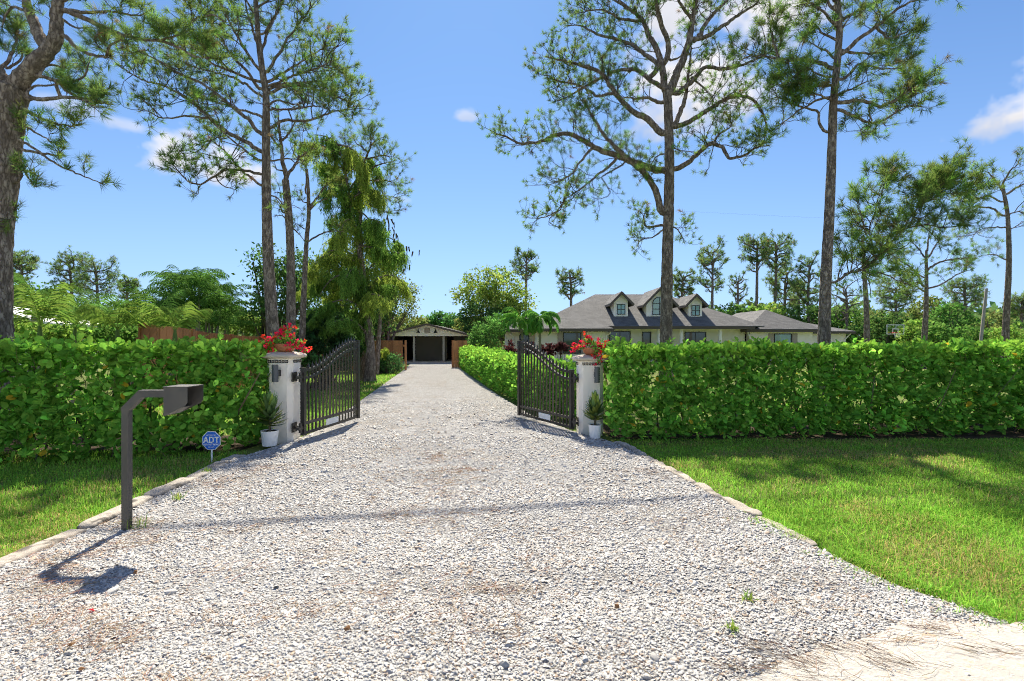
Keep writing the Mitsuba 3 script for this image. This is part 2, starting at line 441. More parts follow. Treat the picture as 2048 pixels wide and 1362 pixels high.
def grass_cols(k, pts):
    dry = meshkit.fbm(np.stack([pts[:, 0] * .9, pts[:, 1] * 1.5, pts[:, 0] * 0], 1), 4, 21)
    c = hsv_jit(rng, (.225, .435, .06), k, .24, .1) * (.75 + .6 * meshkit.fbm(np.stack([pts[:, 0] * 2.5, pts[:, 1] * 2.5, pts[:, 0] * 0 + 4], 1), 3, 5))[:, None]
    t = rng.random(k) < np.clip((dry - .47) * 2.0, .04, .5)
    c[t] = hsv_jit(rng, (.46, .40, .16), int(t.sum()), .2, .08)
    return c


def lawn(mb, n, x0, x1, y0, y1, keep, h, w, lean=.45, far=None):
    pts = np.stack([rng.uniform(x0, x1, n), y0 + (y1 - y0) * rng.random(n)], 1)
    pts = pts[keep(pts)]
    k = len(pts)
    clump = meshkit.fbm(np.stack([pts[:, 0] * 3.2, pts[:, 1] * 3.2, pts[:, 0] * 0], 1), 3, 2)
    hh = h * (.45 + 1.1 * clump) * rng.uniform(.6, 1.3, k)
    blades(mb, pts, GZ - .012, hh, w * rng.uniform(.7, 1.3, k), grass_cols(k, pts), lean)


verge = MB()


def right_keep(p):
    edge = np.interp(p[:, 1], [2.45, 2.85, 3.35, 4.16, 4.9, 6.85, 8.05, 9], [3.55, 2.86, 2.52, 2.30, 2.14, 1.83, 1.60, 1.6]) + .05 + .22 * (meshkit.fbm(np.stack([p[:, 1] * 2.6, 0 * p[:, 0] + 7, 0 * p[:, 0]], 1), 4, 14) - .5) * (p[:, 1] < 4.2) + .05 * np.abs(rng.normal(size=len(p))) * (p[:, 1] < 4.2)
    return (p[:, 0] > edge) & (p[:, 0] < p[:, 1] * 1.06 + .2) & (p[:, 1] > 2.62 + .25 * rng.random(len(p)) + .03 * p[:, 0])


def left_keep(p):
    return (p[:, 0] > -p[:, 1] * 1.06 - .2) & (p[:, 0] < np.interp(p[:, 1], [2, 2.5, 3.4, 4.2, 4.9, 6, 6.9, 8.1], [-4.2, -4.05, -3.75, -3.74, -3.8, -3.85, -3.95, -3.7]))


lawn(verge, 62000, 2.0, 6.0, 2.6, 5.0, right_keep, .048, .0052, .8)
lawn(verge, 70000, 1.7, 9.0, 4.6, 8.5, right_keep, .052, .0072, .7)
lawn(verge, 30000, -5.6, -3.6, 2.6, 5.0, left_keep, .052, .0058, .7)
lawn(verge, 26000, -7.8, -3.6, 4.8, 7.5, left_keep, .06, .0075)
# long wispy blades and the ragged edge that hangs over the gravel
lawn(verge, 2600, 2.2, 6.0, 2.8, 5.5, right_keep, .13, .005, 1.1)
_y = rng.uniform(2.75, 4.6, 5000)                                       # runners creeping onto the stones
_p = np.stack([np.interp(_y, [2.45, 2.85, 3.35, 4.16, 4.9], [3.55, 2.86, 2.52, 2.30, 2.14]) + .16 - rng.exponential(.075, 5000), _y], 1)
_p = _p[meshkit.fbm(np.stack([_p[:, 1] * 3.5, 0 * _p[:, 0], 0 * _p[:, 0]], 1), 3, 15) > .40]
blades(verge, _p, -.01, rng.uniform(.02, .06, len(_p)), np.full(len(_p), .0052), grass_cols(len(_p), _p), 1.0)
thing('verge_grass', 'thick grass on the verges in front of the hedges, both sides of the gravel', 'grass', kind='stuff')
put('verge_grass', verge, 'm_grass')

inner = MB()
lawn(inner, 28000, -9.2, -3.4, 8.9, 16, lambda p: p[:, 0] < np.interp(p[:, 1], [8.1, 9.2, 13.8, 28.7], [-3.6, -3.5, -4.1, -6.05]), .075, .012)
lawn(inner, 17000, -12, -4.0, 15.5, 29, lambda p: p[:, 0] < np.interp(p[:, 1], [8.1, 9.2, 13.8, 28.7], [-3.6, -3.5, -4.1, -6.05]), .085, .022)
lawn(inner, 7000, 1.5, 22, 11, 30, lambda p: p[:, 0] > -.2 * p[:, 1] + 4.4, .09, .03)
thing('lawn_grass', 'mown lawn inside the gates, beside the driveway', 'grass', kind='stuff')
put('lawn_grass', inner, 'm_grass')

# small weeds growing out of the gravel
for px, py, s, lab in ((275, 1055, .13, 'weed tuft at the foot of the grey post'), (925, 1010 - 0, .0, ''), (1495, 1203, .06, 'small green weed alone in the gravel, lower right'),
                       (1395, 958, .16, 'pale weed sprouting on the right stone edging'), (1465, 1262, .05, 'tiny weed near the sandy road edge'), (355, 1000, .09, 'yellowish weed clump by the left stone edging'),
                       (415, 945, .07, 'small weed in the gravel below the blue sign')):
    if not s:
        continue
    Y = 1638.4 / (py - 681)
    p = at(px, py, Y)
    m = MB()
    n = 26
    blades(m, p[:2] + rng.normal(size=(n, 2)) * s * .28, .005, s * rng.uniform(.5, 1.2, n), np.full(n, .007), hsv_jit(rng, (.24, .36, .07), n), .9)
    put(thing('weed', lab, 'weed'), m, 'm_grass')
m = MB()
for px, py in ((181, 1226), (147, 1297), (165, 1345), (268, 1150), (700, 1262), (1230, 1220)):
    Y = 1638.4 / (py - 681)
    p = at(px, py, Y) + [0, 0, .022]
    mm = MB()
    R = frame_of(np.array([[rng.normal() * .5, rng.normal() * .5, .8]]), rng=rng)
    mm.stamp(np.array([[-.014, 0, 0], [.014, .002, 0], [.009, .004, .03], [-.010, -.003, .034], [0, .012, .016]]), np.array([[0, 1, 4], [1, 2, 4], [2, 3, 4], [3, 0, 4]]), R, p[None],
             np.array([[.62, .04, .06]]) if px == 181 else np.array([[.20, .12, .07]]))
    put(thing('fallen_petal', {181: 'bright red petal lying on the gravel at lower left', 147: 'brown leaf on the gravel, at lower left below the red petal', 165: 'brown leaf at the bottom edge, far left',
                               268: 'brownish dry leaf beside the shadow of the hood', 700: 'dry brown leaf on the gravel left of centre', 1230: 'dry brown leaf on the gravel right of centre'}[px],
              'petal' if px == 181 else 'fallen leaf'), mm, 'm_petal')

# ---------------------------------------------------------------- stone edging of the driveway


def edging(label, line, lo, hi, seed, w0=.2):
    r = np.random.default_rng(seed)
    key = thing('stone_edging', label, 'stone edging')
    P = spline(np.array([(x, y, 0) for x, y in line]), .02)
    s = np.r_[0, np.cumsum(np.linalg.norm(np.diff(P, axis=0), axis=1))]
    a = 0.0
    while a < s[-1] - .15:
        L = r.uniform(lo, hi)
        b = min(a + L, s[-1])
        p, q = [np.array([np.interp(t, s, P[:, k]) for k in range(3)]) for t in (a + .012, b - .012)]
        d = unit(q - p)
        n = np.array([-d[1], d[0], 0])
        m = trimesh.creation.box(extents=(1, 1, 1)).subdivide().subdivide().subdivide()
        V = np.array(m.vertices)
        e = np.maximum(np.abs(V) - .36, 0)
        V = np.sign(V) * (np.minimum(np.abs(V), .36) + .14 * unit(e) * np.minimum(np.linalg.norm(e, axis=1, keepdims=True) / .14, 1))
        w, h = w0 * r.uniform(.75, 1.25), .17 * r.uniform(.85, 1.1)
        W = (p + q) / 2 + V[:, :1] * d * np.linalg.norm(q - p) + V[:, 1:2] * n * w + V[:, 2:] * np.array([0, 0, h]) + [0, 0, .020 - h / 2 + r.normal() * .007]
        W += (meshkit.fbm(W * 7, 3, seed)[:, None] - .5) * [.04, .04, .05]
        part(key, 'stone', (W, np.array(m.faces)), 'm_stone', 50)
        a = b
    return key


edging('row of long pale stones edging the left side of the gravel', [(-3.95, 2.7), (-3.68, 3.4), (-3.64, 4.2), (-3.70, 4.9), (-3.72, 6.0), (-3.82, 6.75), (-3.80, 7.2)], .5, .95, 4, .16)
edging('row of grey stones edging the right side of the gravel', [(1.66, 8.1), (1.87, 6.95), (2.18, 5.0), (2.33, 4.22), (2.42, 3.9)], .35, .7, 5, .11)
# ---------------------------------------------------------------- the house
def slab(poly, thick=.06):
    """A roof plane with thickness: poly of 3-D corners, counter-clockwise from above."""
    P = np.asarray(poly, float)
    n = len(P)
    V = np.vstack([P, P - [0, 0, thick]])
    F = [[0, i, i + 1] for i in range(1, n - 1)] + [[n, n + i + 1, n + i] for i in range(1, n - 1)]
    for i in range(n):
        j = (i + 1) % n
        F += [[i, n + i, n + j], [i, n + j, j]]
    return V, np.array(F)


def hip(x0, x1, y0, y1, z, slope, along):
    """Planes of a hip roof: eaves rectangle, ridge along 'x' or 'y'."""
    if along == 'x':
        r = (y1 - y0) / 2
        zr = z + slope * r
        a, b = (x0 + r, y0 + r, zr), (x1 - r, y0 + r, zr)
        return [[(x0, y0, z), (x1, y0, z), b, a], [(x1, y1, z), (x0, y1, z), a, b], [(x0, y1, z), (x0, y0, z), a], [(x1, y0, z), (x1, y1, z), b]]
    r = (x1 - x0) / 2
    zr = z + slope * r
    a, b = (x0 + r, y0 + r, zr), (x0 + r, y1 - r * 0, zr)
    return [[(x0, y0, z), (x1, y0, z), a], [(x0, y1, z), (x0, y0, z), a, b], [(x1, y0, z), (x1, y1, z), b, a]]


def roof_part(key, planes, name='roof'):
    m = MB()
    for p in planes:
        m.add(*slab(p))
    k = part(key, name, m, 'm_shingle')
    c = MB()                                                            # ridge and hip caps
    return k


def fascia(key, pts, h=.2, t=.07):
    m = MB()
    for p, q in zip(pts, pts[1:]):
        p, q = np.array(p, float), np.array(q, float)
        m.bar(p - [0, 0, h / 2 + .03], q - [0, 0, h / 2 + .03], t, h)
        m.bar(p - [0, 0, .06], q - [0, 0, .06], t + .09, .07)
    return part(key, 'gutter', m, 'm_fascia')


def wall_window(key, x0, x1, z0, z1, Y, bars=(), shutter=0, hbars=(), label=None, glass='m_darkglass'):
    """A dark-framed window in a wall that faces the camera at Y."""
    w = part(key, 'window', MB().box([x0, Y - .025, z0], [x1, Y - .008, z1]), glass, label=label)
    m = MB()
    f = .06
    m.box([x0 - f, Y - .06, z0 - f], [x0, Y + .02, z1 + f]).box([x1, Y - .06, z0 - f], [x1 + f, Y + .02, z1 + f])
    m.box([x0, Y - .06, z1], [x1, Y + .02, z1 + f]).box([x0, Y - .06, z0 - f], [x1, Y + .02, z0])
    for b in bars:
        m.box([b - .022, Y - .05, z0], [b + .022, Y - .026, z1])
    for b in hbars:
        m.box([x0, Y - .047, b - .02], [x1, Y - .027, b + .02])
    part(w, 'frame', m, 'm_black')
    for s in ((x0 - f - shutter, x0 - f - .03), (x1 + f + .03, x1 + f + shutter)) if shutter else ():
        m = MB().box([s[0], Y - .05, z0 - .08], [s[1], Y + .01, z1 + .08])
        for z in np.arange(z0, z1, .11):
            m.box([s[0] + .05, Y - .062, z], [s[1] - .05, Y - .051, z + .07])
        part(key, 'shutter', m, 'm_shutter')
    return w


H = thing('ranch_house', 'low cream house with grey hip roofs and three dormers behind the long hedge', 'house')
E1, E2 = 2.45, 2.66                                                     # eaves of the wings and of the main roof
MAIN = hip(1.33, 18.3, 37.1, 48.3, E2, .5, 'x')
roof_part(H, MAIN)
WL = hip(1.25, 7.15, 36.0, 42.2, E1, .5, 'y')
roof_part(H, WL)
WR = hip(17.3, 23.0, 37.8, 46.0, E1, .56, 'y')
roof_part(H, WR)
RR = hip(21.0, 29.9, 44.6, 52.0, 2.42, .3, 'x')
roof_part(H, RR)
LOW = hip(-1.0, 6.0, 38.4, 44.0, E1, .42, 'x')
roof_part(H, LOW)
part(H, 'wall', MB().box([1.75, 36.5, -.1], [6.65, 42, E1 - .06]), 'm_house')
part(H, 'wall', MB().box([2.6, 38.7, -.1], [17.6, 47.5, E2 - .06]), 'm_house')
part(H, 'wall', MB().box([17.8, 38.3, -.1], [22.5, 46, E1 - .06]), 'm_house')
part(H, 'wall', MB().box([21.5, 45.1, -.1], [29.4, 51.5, 2.36]), 'm_house')
part(H, 'wall', MB().box([-.55, 38.85, -.1], [5.5, 43.6, E1 - .06]), 'm_house')
fascia(H, [(1.25, 40, E1), (1.25, 36.0, E1), (7.15, 36.0, E1), (7.15, 38, E1)])
fascia(H, [(5.5, 37.1, E2), (17.6, 37.1, E2)])
fascia(H, [(17.3, 43, E1), (17.3, 37.8, E1), (23.0, 37.8, E1), (23.0, 45, E1)])
fascia(H, [(22.9, 44.6, 2.42), (29.9, 44.6, 2.42), (29.9, 52, 2.42)])
fascia(H, [(-1.0, 44, E1), (-1.0, 38.4, E1), (1.6, 38.4, E1)])
for x0, x1, y0, y1, z in ((1.3, 7.1, 36.05, 36.5, E1), (5.6, 17.6, 37.15, 38.7, E2), (17.35, 22.95, 37.85, 38.3, E1), (22.95, 29.8, 44.65, 45.1, 2.42), (-.95, 1.6, 38.45, 38.85, E1)):
    part(H, 'soffit', MB().box([x0, y0, z - .14], [x1, y1, z - .10]), 'm_trimwhite')
wall_window(H, 3.70, 4.86, .72, 2.12, 36.5, shutter=.40, bars=(), label='big dark window between two beige shutters')
wall_window(H, 7.4, 8.9, .5, 2.25, 38.7, bars=(8.15,))
wall_window(H, 13.1, 14.6, .4, 2.2, 38.7, bars=(13.85,))
wall_window(H, 18.9 + .75, 20.85, .9, 2.06, 38.3, shutter=.42, glass='m_tealglass')
wall_window(H, 9.9, 10.45, .3, 2.2, 38.7)
for x in (10.8, 12.45, 15.3):
    m = trimesh.creation.cylinder(.13, 2.5, sections=20)
    m.apply_translation([x, 37.65, 1.2])
    part(H, 'column', m, 'm_trimwhite', 40)
for y in (39.5, 41.2):                                                  # dark windows in the side of the right wing
    part(H, 'window', MB().box([17.772, y - .55, .7], [17.795, y + .55, 2.1]), 'm_darkglass')
oc = np.array([[.62 * 36.5 / 38 * math.cos(a) * .62, 0, .62 * math.sin(a) * .62] for a in np.arange(8) * np.pi / 4 + np.pi / 8]) / 1.0
m = MB()
cx = np.array([.93, 38.80, 1.83])
m.tubes(np.vstack([oc, oc[:2]])[None] + cx, np.full((1, 10), .05), 5)
k = part(H, 'window', (np.vstack([oc, [[0, 0, 0]]]) + cx + [0, .02, 0], np.array([[i, (i + 1) % 8, 8] for i in range(8)])), 'm_darkglass', label='small octagonal window')
part(k, 'frame', m, 'm_black')
for pts in ([(6.95, 36.1, 2.3), (6.95, 36.3, 2.1), (6.7, 36.46, 1.95), (6.7, 36.46, .1)], [(17.5, 37.95, 2.25), (17.55, 38.05, 2.1), (17.75, 38.24, 1.9), (17.75, 38.24, .1)],
            [(29.7, 44.8, 2.25), (29.6, 44.9, 2.1), (29.2, 45.05, 1.6), (29.2, 45.05, .1)], [(-.2, 38.55, 2.3), (-.2, 38.6, 2.1), (.1, 38.8, 1.9), (.1, 38.8, .1)]):
    part(H, 'downspout', MB().tubes(np.array(pts)[None], np.full((1, 4), .055), 8), 'm_trimwhite', True)

# dormers: front wall, cheeks, gable roof, window


def dormer(cx, hw, roof_hw, zb, za, arched=False):
    Yf = 38.63
    ze = za - roof_hw * 1.02                                             # eaves of its roof
    zw = za - hw * 1.02 - .08                                            # where the side walls meet the roof
    plane = lambda z: 37.1 + (z - E2) / .5                              # the main roof at height z
    m = MB()
    f = [(cx - hw, Yf, zb), (cx + hw, Yf, zb), (cx + hw, Yf, zw), (cx, Yf, za - .1), (cx - hw, Yf, zw)]
    b = [(x, Yf + .12, z) for x, y, z in f]
    m.add(np.array(f + b), np.array([[0, 1, 2], [0, 2, 4], [4, 2, 3], [5, 7, 6], [5, 9, 7], [9, 8, 7], [0, 5, 6], [0, 6, 1], [1, 6, 7], [1, 7, 2], [0, 4, 9], [0, 9, 5]]))
    D = part(H, 'dormer', m, 'm_trimwhite')
    m = MB()
    for s in (-1, 1):
        x = cx + s * hw
        q = [(x, Yf + .121, zb), (x, plane(zw), zw), (x, Yf + .121, zw)]
        q2 = [(x - s * .1, y, z) for x, y, z in q]
        m.add(np.array(q + q2), np.array([[0, 1, 2], [3, 5, 4], [0, 3, 4], [0, 4, 1], [1, 4, 5], [1, 5, 2], [2, 5, 3], [2, 3, 0]]))
    part(D, 'side_wall', m, 'm_house')
    m = MB()
    Yo = Yf - .32
    for s in (-1, 1):
        q = [(cx + s * roof_hw, Yo, ze), (cx, Yo, za), (cx, plane(za) + .05, za), (cx + s * roof_hw, plane(ze) + .05, ze)]
        if s > 0:
            q = q[::-1]
        m.add(*slab(q[::-1], .07))
    part(D, 'roof', m, 'm_shingle')
    m = MB()
    for s in (-1, 1):                                                   # brown rake boards and eaves
        m.bar((cx + s * roof_hw, Yo - .03, ze - .12), (cx, Yo - .03, za - .12), .05, .17, side=[0, 1, 0])
        m.bar((cx + s * (roof_hw - .03), Yo + .01, ze - .13), (cx + s * (roof_hw - .03), plane(ze), ze - .13), .06, .10, side=[1, 0, 0])
    part(D, 'rake_board', m, 'm_fascia')
    ww = .29 if not arched else .52
    z0, z1 = (zb + .22, zb + .96) if not arched else (zb + .22, zb + 1.05)
    part(D, 'window', MB().box([cx - ww, Yf - .05, z0], [cx + ww, Yf - .035, z1]), 'm_tealglass')
    m = MB()
    for x in (-ww, 0, ww):
        m.box([cx + x - .025, Yf - .075, z0 - .03], [cx + x + .025, Yf - .051, z1 + .03])
    for z in (z0, (z0 + z1) / 2, z1):
        m.box([cx - ww, Yf - .072, z - .025], [cx + ww, Yf - .052, z + .025])
    if arched:
        a = np.linspace(0, np.pi, 13)
        arc = np.stack([cx + ww * np.cos(a), np.full(13, Yf - .06), z1 + ww * .95 * np.sin(a)], 1)
        m.tubes(arc[None], np.full((1, 13), .03), 6)
        c = [(cx, Yf - .04, z1)]
        part(D, 'window', (np.vstack([arc + [0, .018, 0], c]), np.array([[i, 13, i + 1] for i in range(12)])), 'm_tealglass')
        m.box([cx - .02, Yf - .072, z1 + .03], [cx + .02, Yf - .052, z1 + ww * .93])
    part(D, 'window_frame', m, 'm_black')
    m = MB()
    t = .09
    m.box([cx - ww - t, Yf - .04, z0 - t], [cx - ww - .02, Yf - .002, z1 + t * (not arched)]).box([cx + ww + .02, Yf - .04, z0 - t], [cx + ww + t, Yf - .002, z1 + t * (not arched)])
    m.box([cx - ww - .019, Yf - .037, z0 - t], [cx + ww + .019, Yf - .003, z0 - .03])
    part(D, 'window_trim', m, 'm_white')


dormer(8.22, .53, .90, 3.36, 5.30)
dormer(11.12, .98, 1.32, 3.33, 5.62, True)
dormer(13.83, .51, .86, 3.28, 5.14)

# ---------------------------------------------------------------- the carport at the end of the driveway
CP = thing('carport', 'open carport with a low white gable at the end of the gravel driveway', 'carport')
YC = 37.0
xl, xr, za, ze = -9.25, -3.0, 2.76, 1.95
xa = (xl + xr) / 2
m = MB()
for s, x in ((-1, xl - .25), (1, xr + .25)):
    q = [(xa, YC - .35, za + .06), (xa, YC + 9, za + .06), (x, YC + 9, ze + .02), (x, YC - .35, ze + .02)]
    m.add(*slab(q if s > 0 else q[::-1], .05))
part(CP, 'roof', m, 'm_shingle')
m = MB()
for x in (xl - .25, xr + .25):
    m.bar((x, YC - .37, ze - .03), (xa, YC - .37, za + .01), .05, .14, side=[0, 1, 0])
part(CP, 'rake_board', m, 'm_fascia')
part(CP, 'gable_wall', (np.array([[xl, YC, ze - .03], [xr, YC, ze - .03], [xa, YC, za - .02], [xl, YC + .15, ze - .03], [xr, YC + .15, ze - .03], [xa, YC + .15, za - .02]]),
                        np.array([[0, 1, 2], [3, 5, 4], [0, 3, 4], [0, 4, 1], [1, 4, 5], [1, 5, 2], [2, 5, 3], [2, 3, 0]])), 'm_trimwhite')
m = MB().box([xa - .2, YC - .03, ze + .18], [xa + .2, YC - .003, ze + .56])
for z in np.arange(.2, .54, .055):
    m.box([xa - .18, YC - .045, ze + z], [xa + .18, YC - .031, ze + z + .03])
part(CP, 'vent', m, 'm_shutter')
for x in (xa - .62, xa + .62):
    c = trimesh.creation.cone(.15, .24, sections=16)
    c.apply_translation([x, YC - .2, ze + .2])
    k = part(CP, 'barn_lamp', c, 'm_black', 40)
    part(k, 'arm', MB().tubes([[[x, YC - .2, ze + .42], [x, YC - .15, ze + .50], [x, YC, ze + .46]]], np.full((1, 3), .02), 6), 'm_black')
for x in (at(827, 0, YC)[0], at(886.5, 0, YC)[0]):
    part(CP, 'post', MB().box([x - .07, YC + .16, 0], [x + .07, YC + .3, ze - .04]), 'm_garage')
part(CP, 'side_post', MB().box([xl + .05, YC + .16, 0], [xl + .2, YC + .3, ze - .04]), 'm_garage')
part(CP, 'side_post', MB().box([xr - .2, YC + .16, 0], [xr - .05, YC + .3, ze - .04]), 'm_garage')
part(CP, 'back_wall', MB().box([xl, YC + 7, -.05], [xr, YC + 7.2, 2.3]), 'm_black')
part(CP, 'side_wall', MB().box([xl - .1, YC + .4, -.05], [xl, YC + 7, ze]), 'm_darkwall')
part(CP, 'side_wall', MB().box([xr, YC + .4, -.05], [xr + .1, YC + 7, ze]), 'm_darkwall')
part(CP, 'ceiling', MB().box([xl, YC + .16, ze - .02], [xr, YC + 7, ze + .02]), 'm_shutter')
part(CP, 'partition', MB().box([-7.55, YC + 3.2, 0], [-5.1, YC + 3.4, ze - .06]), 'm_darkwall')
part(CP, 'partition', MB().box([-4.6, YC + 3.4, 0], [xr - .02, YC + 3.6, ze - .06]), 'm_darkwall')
part(CP, 'floor', MB().box([xl, YC - .1, -.1], [xr, YC + 7, .012]), 'm_concrete')
m = MB()
for x in (-9.1, -8.3):
    m.box([x, YC + 3.0, .0], [x + .05, YC + 3.6, 1.5])
for z in (.3, .8, 1.4):
    m.box([-9.1, YC + 3.0, z], [-8.25, YC + 3.6, z + .04])
put(thing('storage_rack', 'dark storage rack in the left bay of the carport', 'rack'), m, 'm_slate')
m = MB().box([-8.95, YC + 3.05, .342], [-8.55, YC + 3.4, .60])
put(thing('storage_box', 'pale storage box low on the rack in the carport', 'box'), m, 'm_garage')

# a white roof of the neighbouring house, far left
N = thing('neighbour_house', 'house with a white sloping roof half hidden by palms, far left', 'house')
m = MB()
m.add(*slab([(-27.4, 25.0, 3.5), (-22.4, 25.0, 2.45), (-22.4, 28.5, 2.45), (-27.4, 28.5, 3.5)][::1], .12))
m.add(*slab([(-27.4, 28.5, 3.5), (-32.4, 28.5, 2.45), (-32.4, 25.0, 2.45), (-27.4, 25.0, 3.5)], .12))
part(N, 'roof', m, 'm_white')
part(N, 'wall', MB().box([-32.0, 25.4, -.1], [-22.8, 28.2, 2.38]), 'm_house')

# ---------------------------------------------------------------- cedar fences


def board_fence(label, line, h, w=.145, side=1, up_to=300):
    """Vertical boards along a line of (x, y, top)."""
    key = thing('cedar_fence', label, 'fence')
    P = np.array(line, float)
    s = np.r_[0, np.cumsum(np.linalg.norm(np.diff(P[:, :2], axis=0), axis=1))]
    n = int(s[-1] / w)
    r = np.random.default_rng(n)
    for i in range(n):
        a, b = i * w + .004, (i + 1) * w - .004
        p, q = [np.array([np.interp(t, s, P[:, k]) for k in range(3)]) for t in (a, b)]
        top = (p[2] + q[2]) / 2 + r.normal() * .006
        d = unit((q - p) * [1, 1, 0])
        nn = np.array([-d[1], d[0], 0]) * side
        c = (p + q) / 2 * [1, 1, 0] + [0, 0, (top + GZ) / 2] + nn * r.normal() * .003
        part(key, 'board', MB().obox(c, d * (b - a) / 2, nn * .010, np.array([0, 0, (top - GZ) / 2])), 'm_cedar')
    m = MB()
    for f in (.18, .82):
        for p, q in zip(P, P[1:]):
            d = unit((q - p) * [1, 1, 0])
            nn = np.array([-d[1], d[0], 0]) * side * .045
            m.bar(p * [1, 1, f] + nn, q * [1, 1, f] + nn, .045, .09)
    part(key, 'rail', m, 'm_cedar')
    for t in np.arange(0, s[-1] + .1, 2.4):
        p = np.array([np.interp(t, s, P[:, k]) for k in range(3)])
        part(key, 'post', MB().box([p[0] - .05, p[1] + .05, GZ], [p[0] + .05, p[1] + .15, p[2] + .02]), 'm_cedar')
    return key


board_fence('orange cedar board fence above the left hedge, stepping down to the right', [(-8.6, 11.8, 1.98), (-8.85, 13.6, 1.95), (-9.0, 15.0, 1.84), (-9.2, 17.4, 1.76), (-9.6, 21, 1.72)], 1.9)
board_fence('orange cedar fence panel left of the carport, behind the round shrub', [(-10.5, 28.1, 1.62), (-5.75, 27.6, 1.60)], 1.6)
board_fence('short orange cedar fence panel right of the carport opening', [(-3.52, 30.3, 1.60), (-2.55, 30.5, 1.60)], 1.6)
board_fence('orange cedar fence section between the small tree and the cream house', [(-2.5, 33.0, 1.58), (-.55, 33.4, 1.58)], 1.6)
board_fence('shaded cedar fence running behind the weeping tree', [(-14.5, 24.0, 1.70), (-10.6, 28.0, 1.66)], 1.6)
# ---------------------------------------------------------------- gate pillars
def rounded_square(hw, c):
    return [(-hw + c, -hw), (hw - c, -hw), (hw, -hw + c), (hw, hw - c), (hw - c, hw), (-hw + c, hw), (-hw, hw - c), (-hw, -hw + c)]


def prism(poly, z0, z1, centre):
    import shapely
    m = trimesh.creation.extrude_polygon(shapely.Polygon(poly), z1 - z0, engine='earcut')
    m.apply_translation([centre[0], centre[1], z0])
    return m


def pillar(label, x, y, z0, hw, lampx, side):
    key = thing('gate_pillar', label, 'pillar', None)
    zt = z0 + 1.42
    part(key, 'body', prism(rounded_square(hw, .07), z0 - .1, zt - .105, (x, y)), 'm_stucco')
    prof = [(hw - .03, -.105), (hw + .045, -.105), (hw + .075, -.095), (hw + .088, -.075), (hw + .085, -.052), (hw + .06, -.034), (hw - .03, -.012), (hw - .10, -.002), (.0, .0)]
    n = 48
    V, F = [], []
    for r, z in prof:
        for i in range(n):
            a = 2 * np.pi * i / n
            k = (abs(math.cos(a)) ** 5 + abs(math.sin(a)) ** 5) ** (-1 / 5)
            V.append((x + r * math.cos(a) * k, y + r * math.sin(a) * k, zt + z))
    for j in range(len(prof) - 1):
        for i in range(n):
            q = [j * n + i, j * n + (i + 1) % n, (j + 1) * n + (i + 1) % n, (j + 1) * n + i]
            F += [q[:3], [q[0], q[2], q[3]]]
    part(key, 'cap', (np.array(V), np.array(F)), 'm_capstone', 60)
    zb = zt - .155                                                       # band of small dark tiles
    s = .052
    for fx, fy, nx, ny in ((1, 0, 0, -1), (0, 1, side, 0)):
        cnt = 6
        for i in range(cnt):
            u = (i - (cnt - 1) / 2) * .0545
            c = np.array([x + fx * u + nx * (hw + .003), y + fy * u + ny * (hw + .003), zb])
            t = part(key, 'tile', MB().obox(c, np.array([fx, fy, 0]) * .0235, np.array([nx, ny, 0]) * .006, np.array([0, 0, .0235])), 'm_black')
            part(t, 'inset', MB().obox(c + np.array([nx, ny, 0]) * .007, np.array([fx, fy, 0]) * .011, np.array([nx, ny, 0]) * .003, np.array([0, 0, .011])), 'm_shutter')
        part(key, 'tile_grout', MB().obox(np.array([x + nx * (hw + .0005), y + ny * (hw + .0005), zb]), np.array([fx, fy, 0]) * .165, np.array([nx, ny, 0]) * .004, np.array([0, 0, .03])), 'm_trimwhite')
    cyl = trimesh.creation.cylinder(.047, .27, sections=28)             # dark up-and-down wall lamp
    cyl.apply_translation([lampx, y - hw - .13, zt - .335])
    k = part(key, 'lamp', cyl, 'm_slate', 40)
    part(k, 'mount', MB().box([lampx - .035, y - hw - .09, zt - .385], [lampx + .035, y - hw - .001, zt - .285]), 'm_black')
    return zt


ZL = pillar('cream gate pillar on the left with a tiled band and rounded cap', -3.72, 8.36, .0, .21, -3.71, 1)
ZR = pillar('cream gate pillar on the right with a tiled band and rounded cap', 1.375, 9.07, -.07, .215, 1.45, -1)

# ---------------------------------------------------------------- the two gate leaves


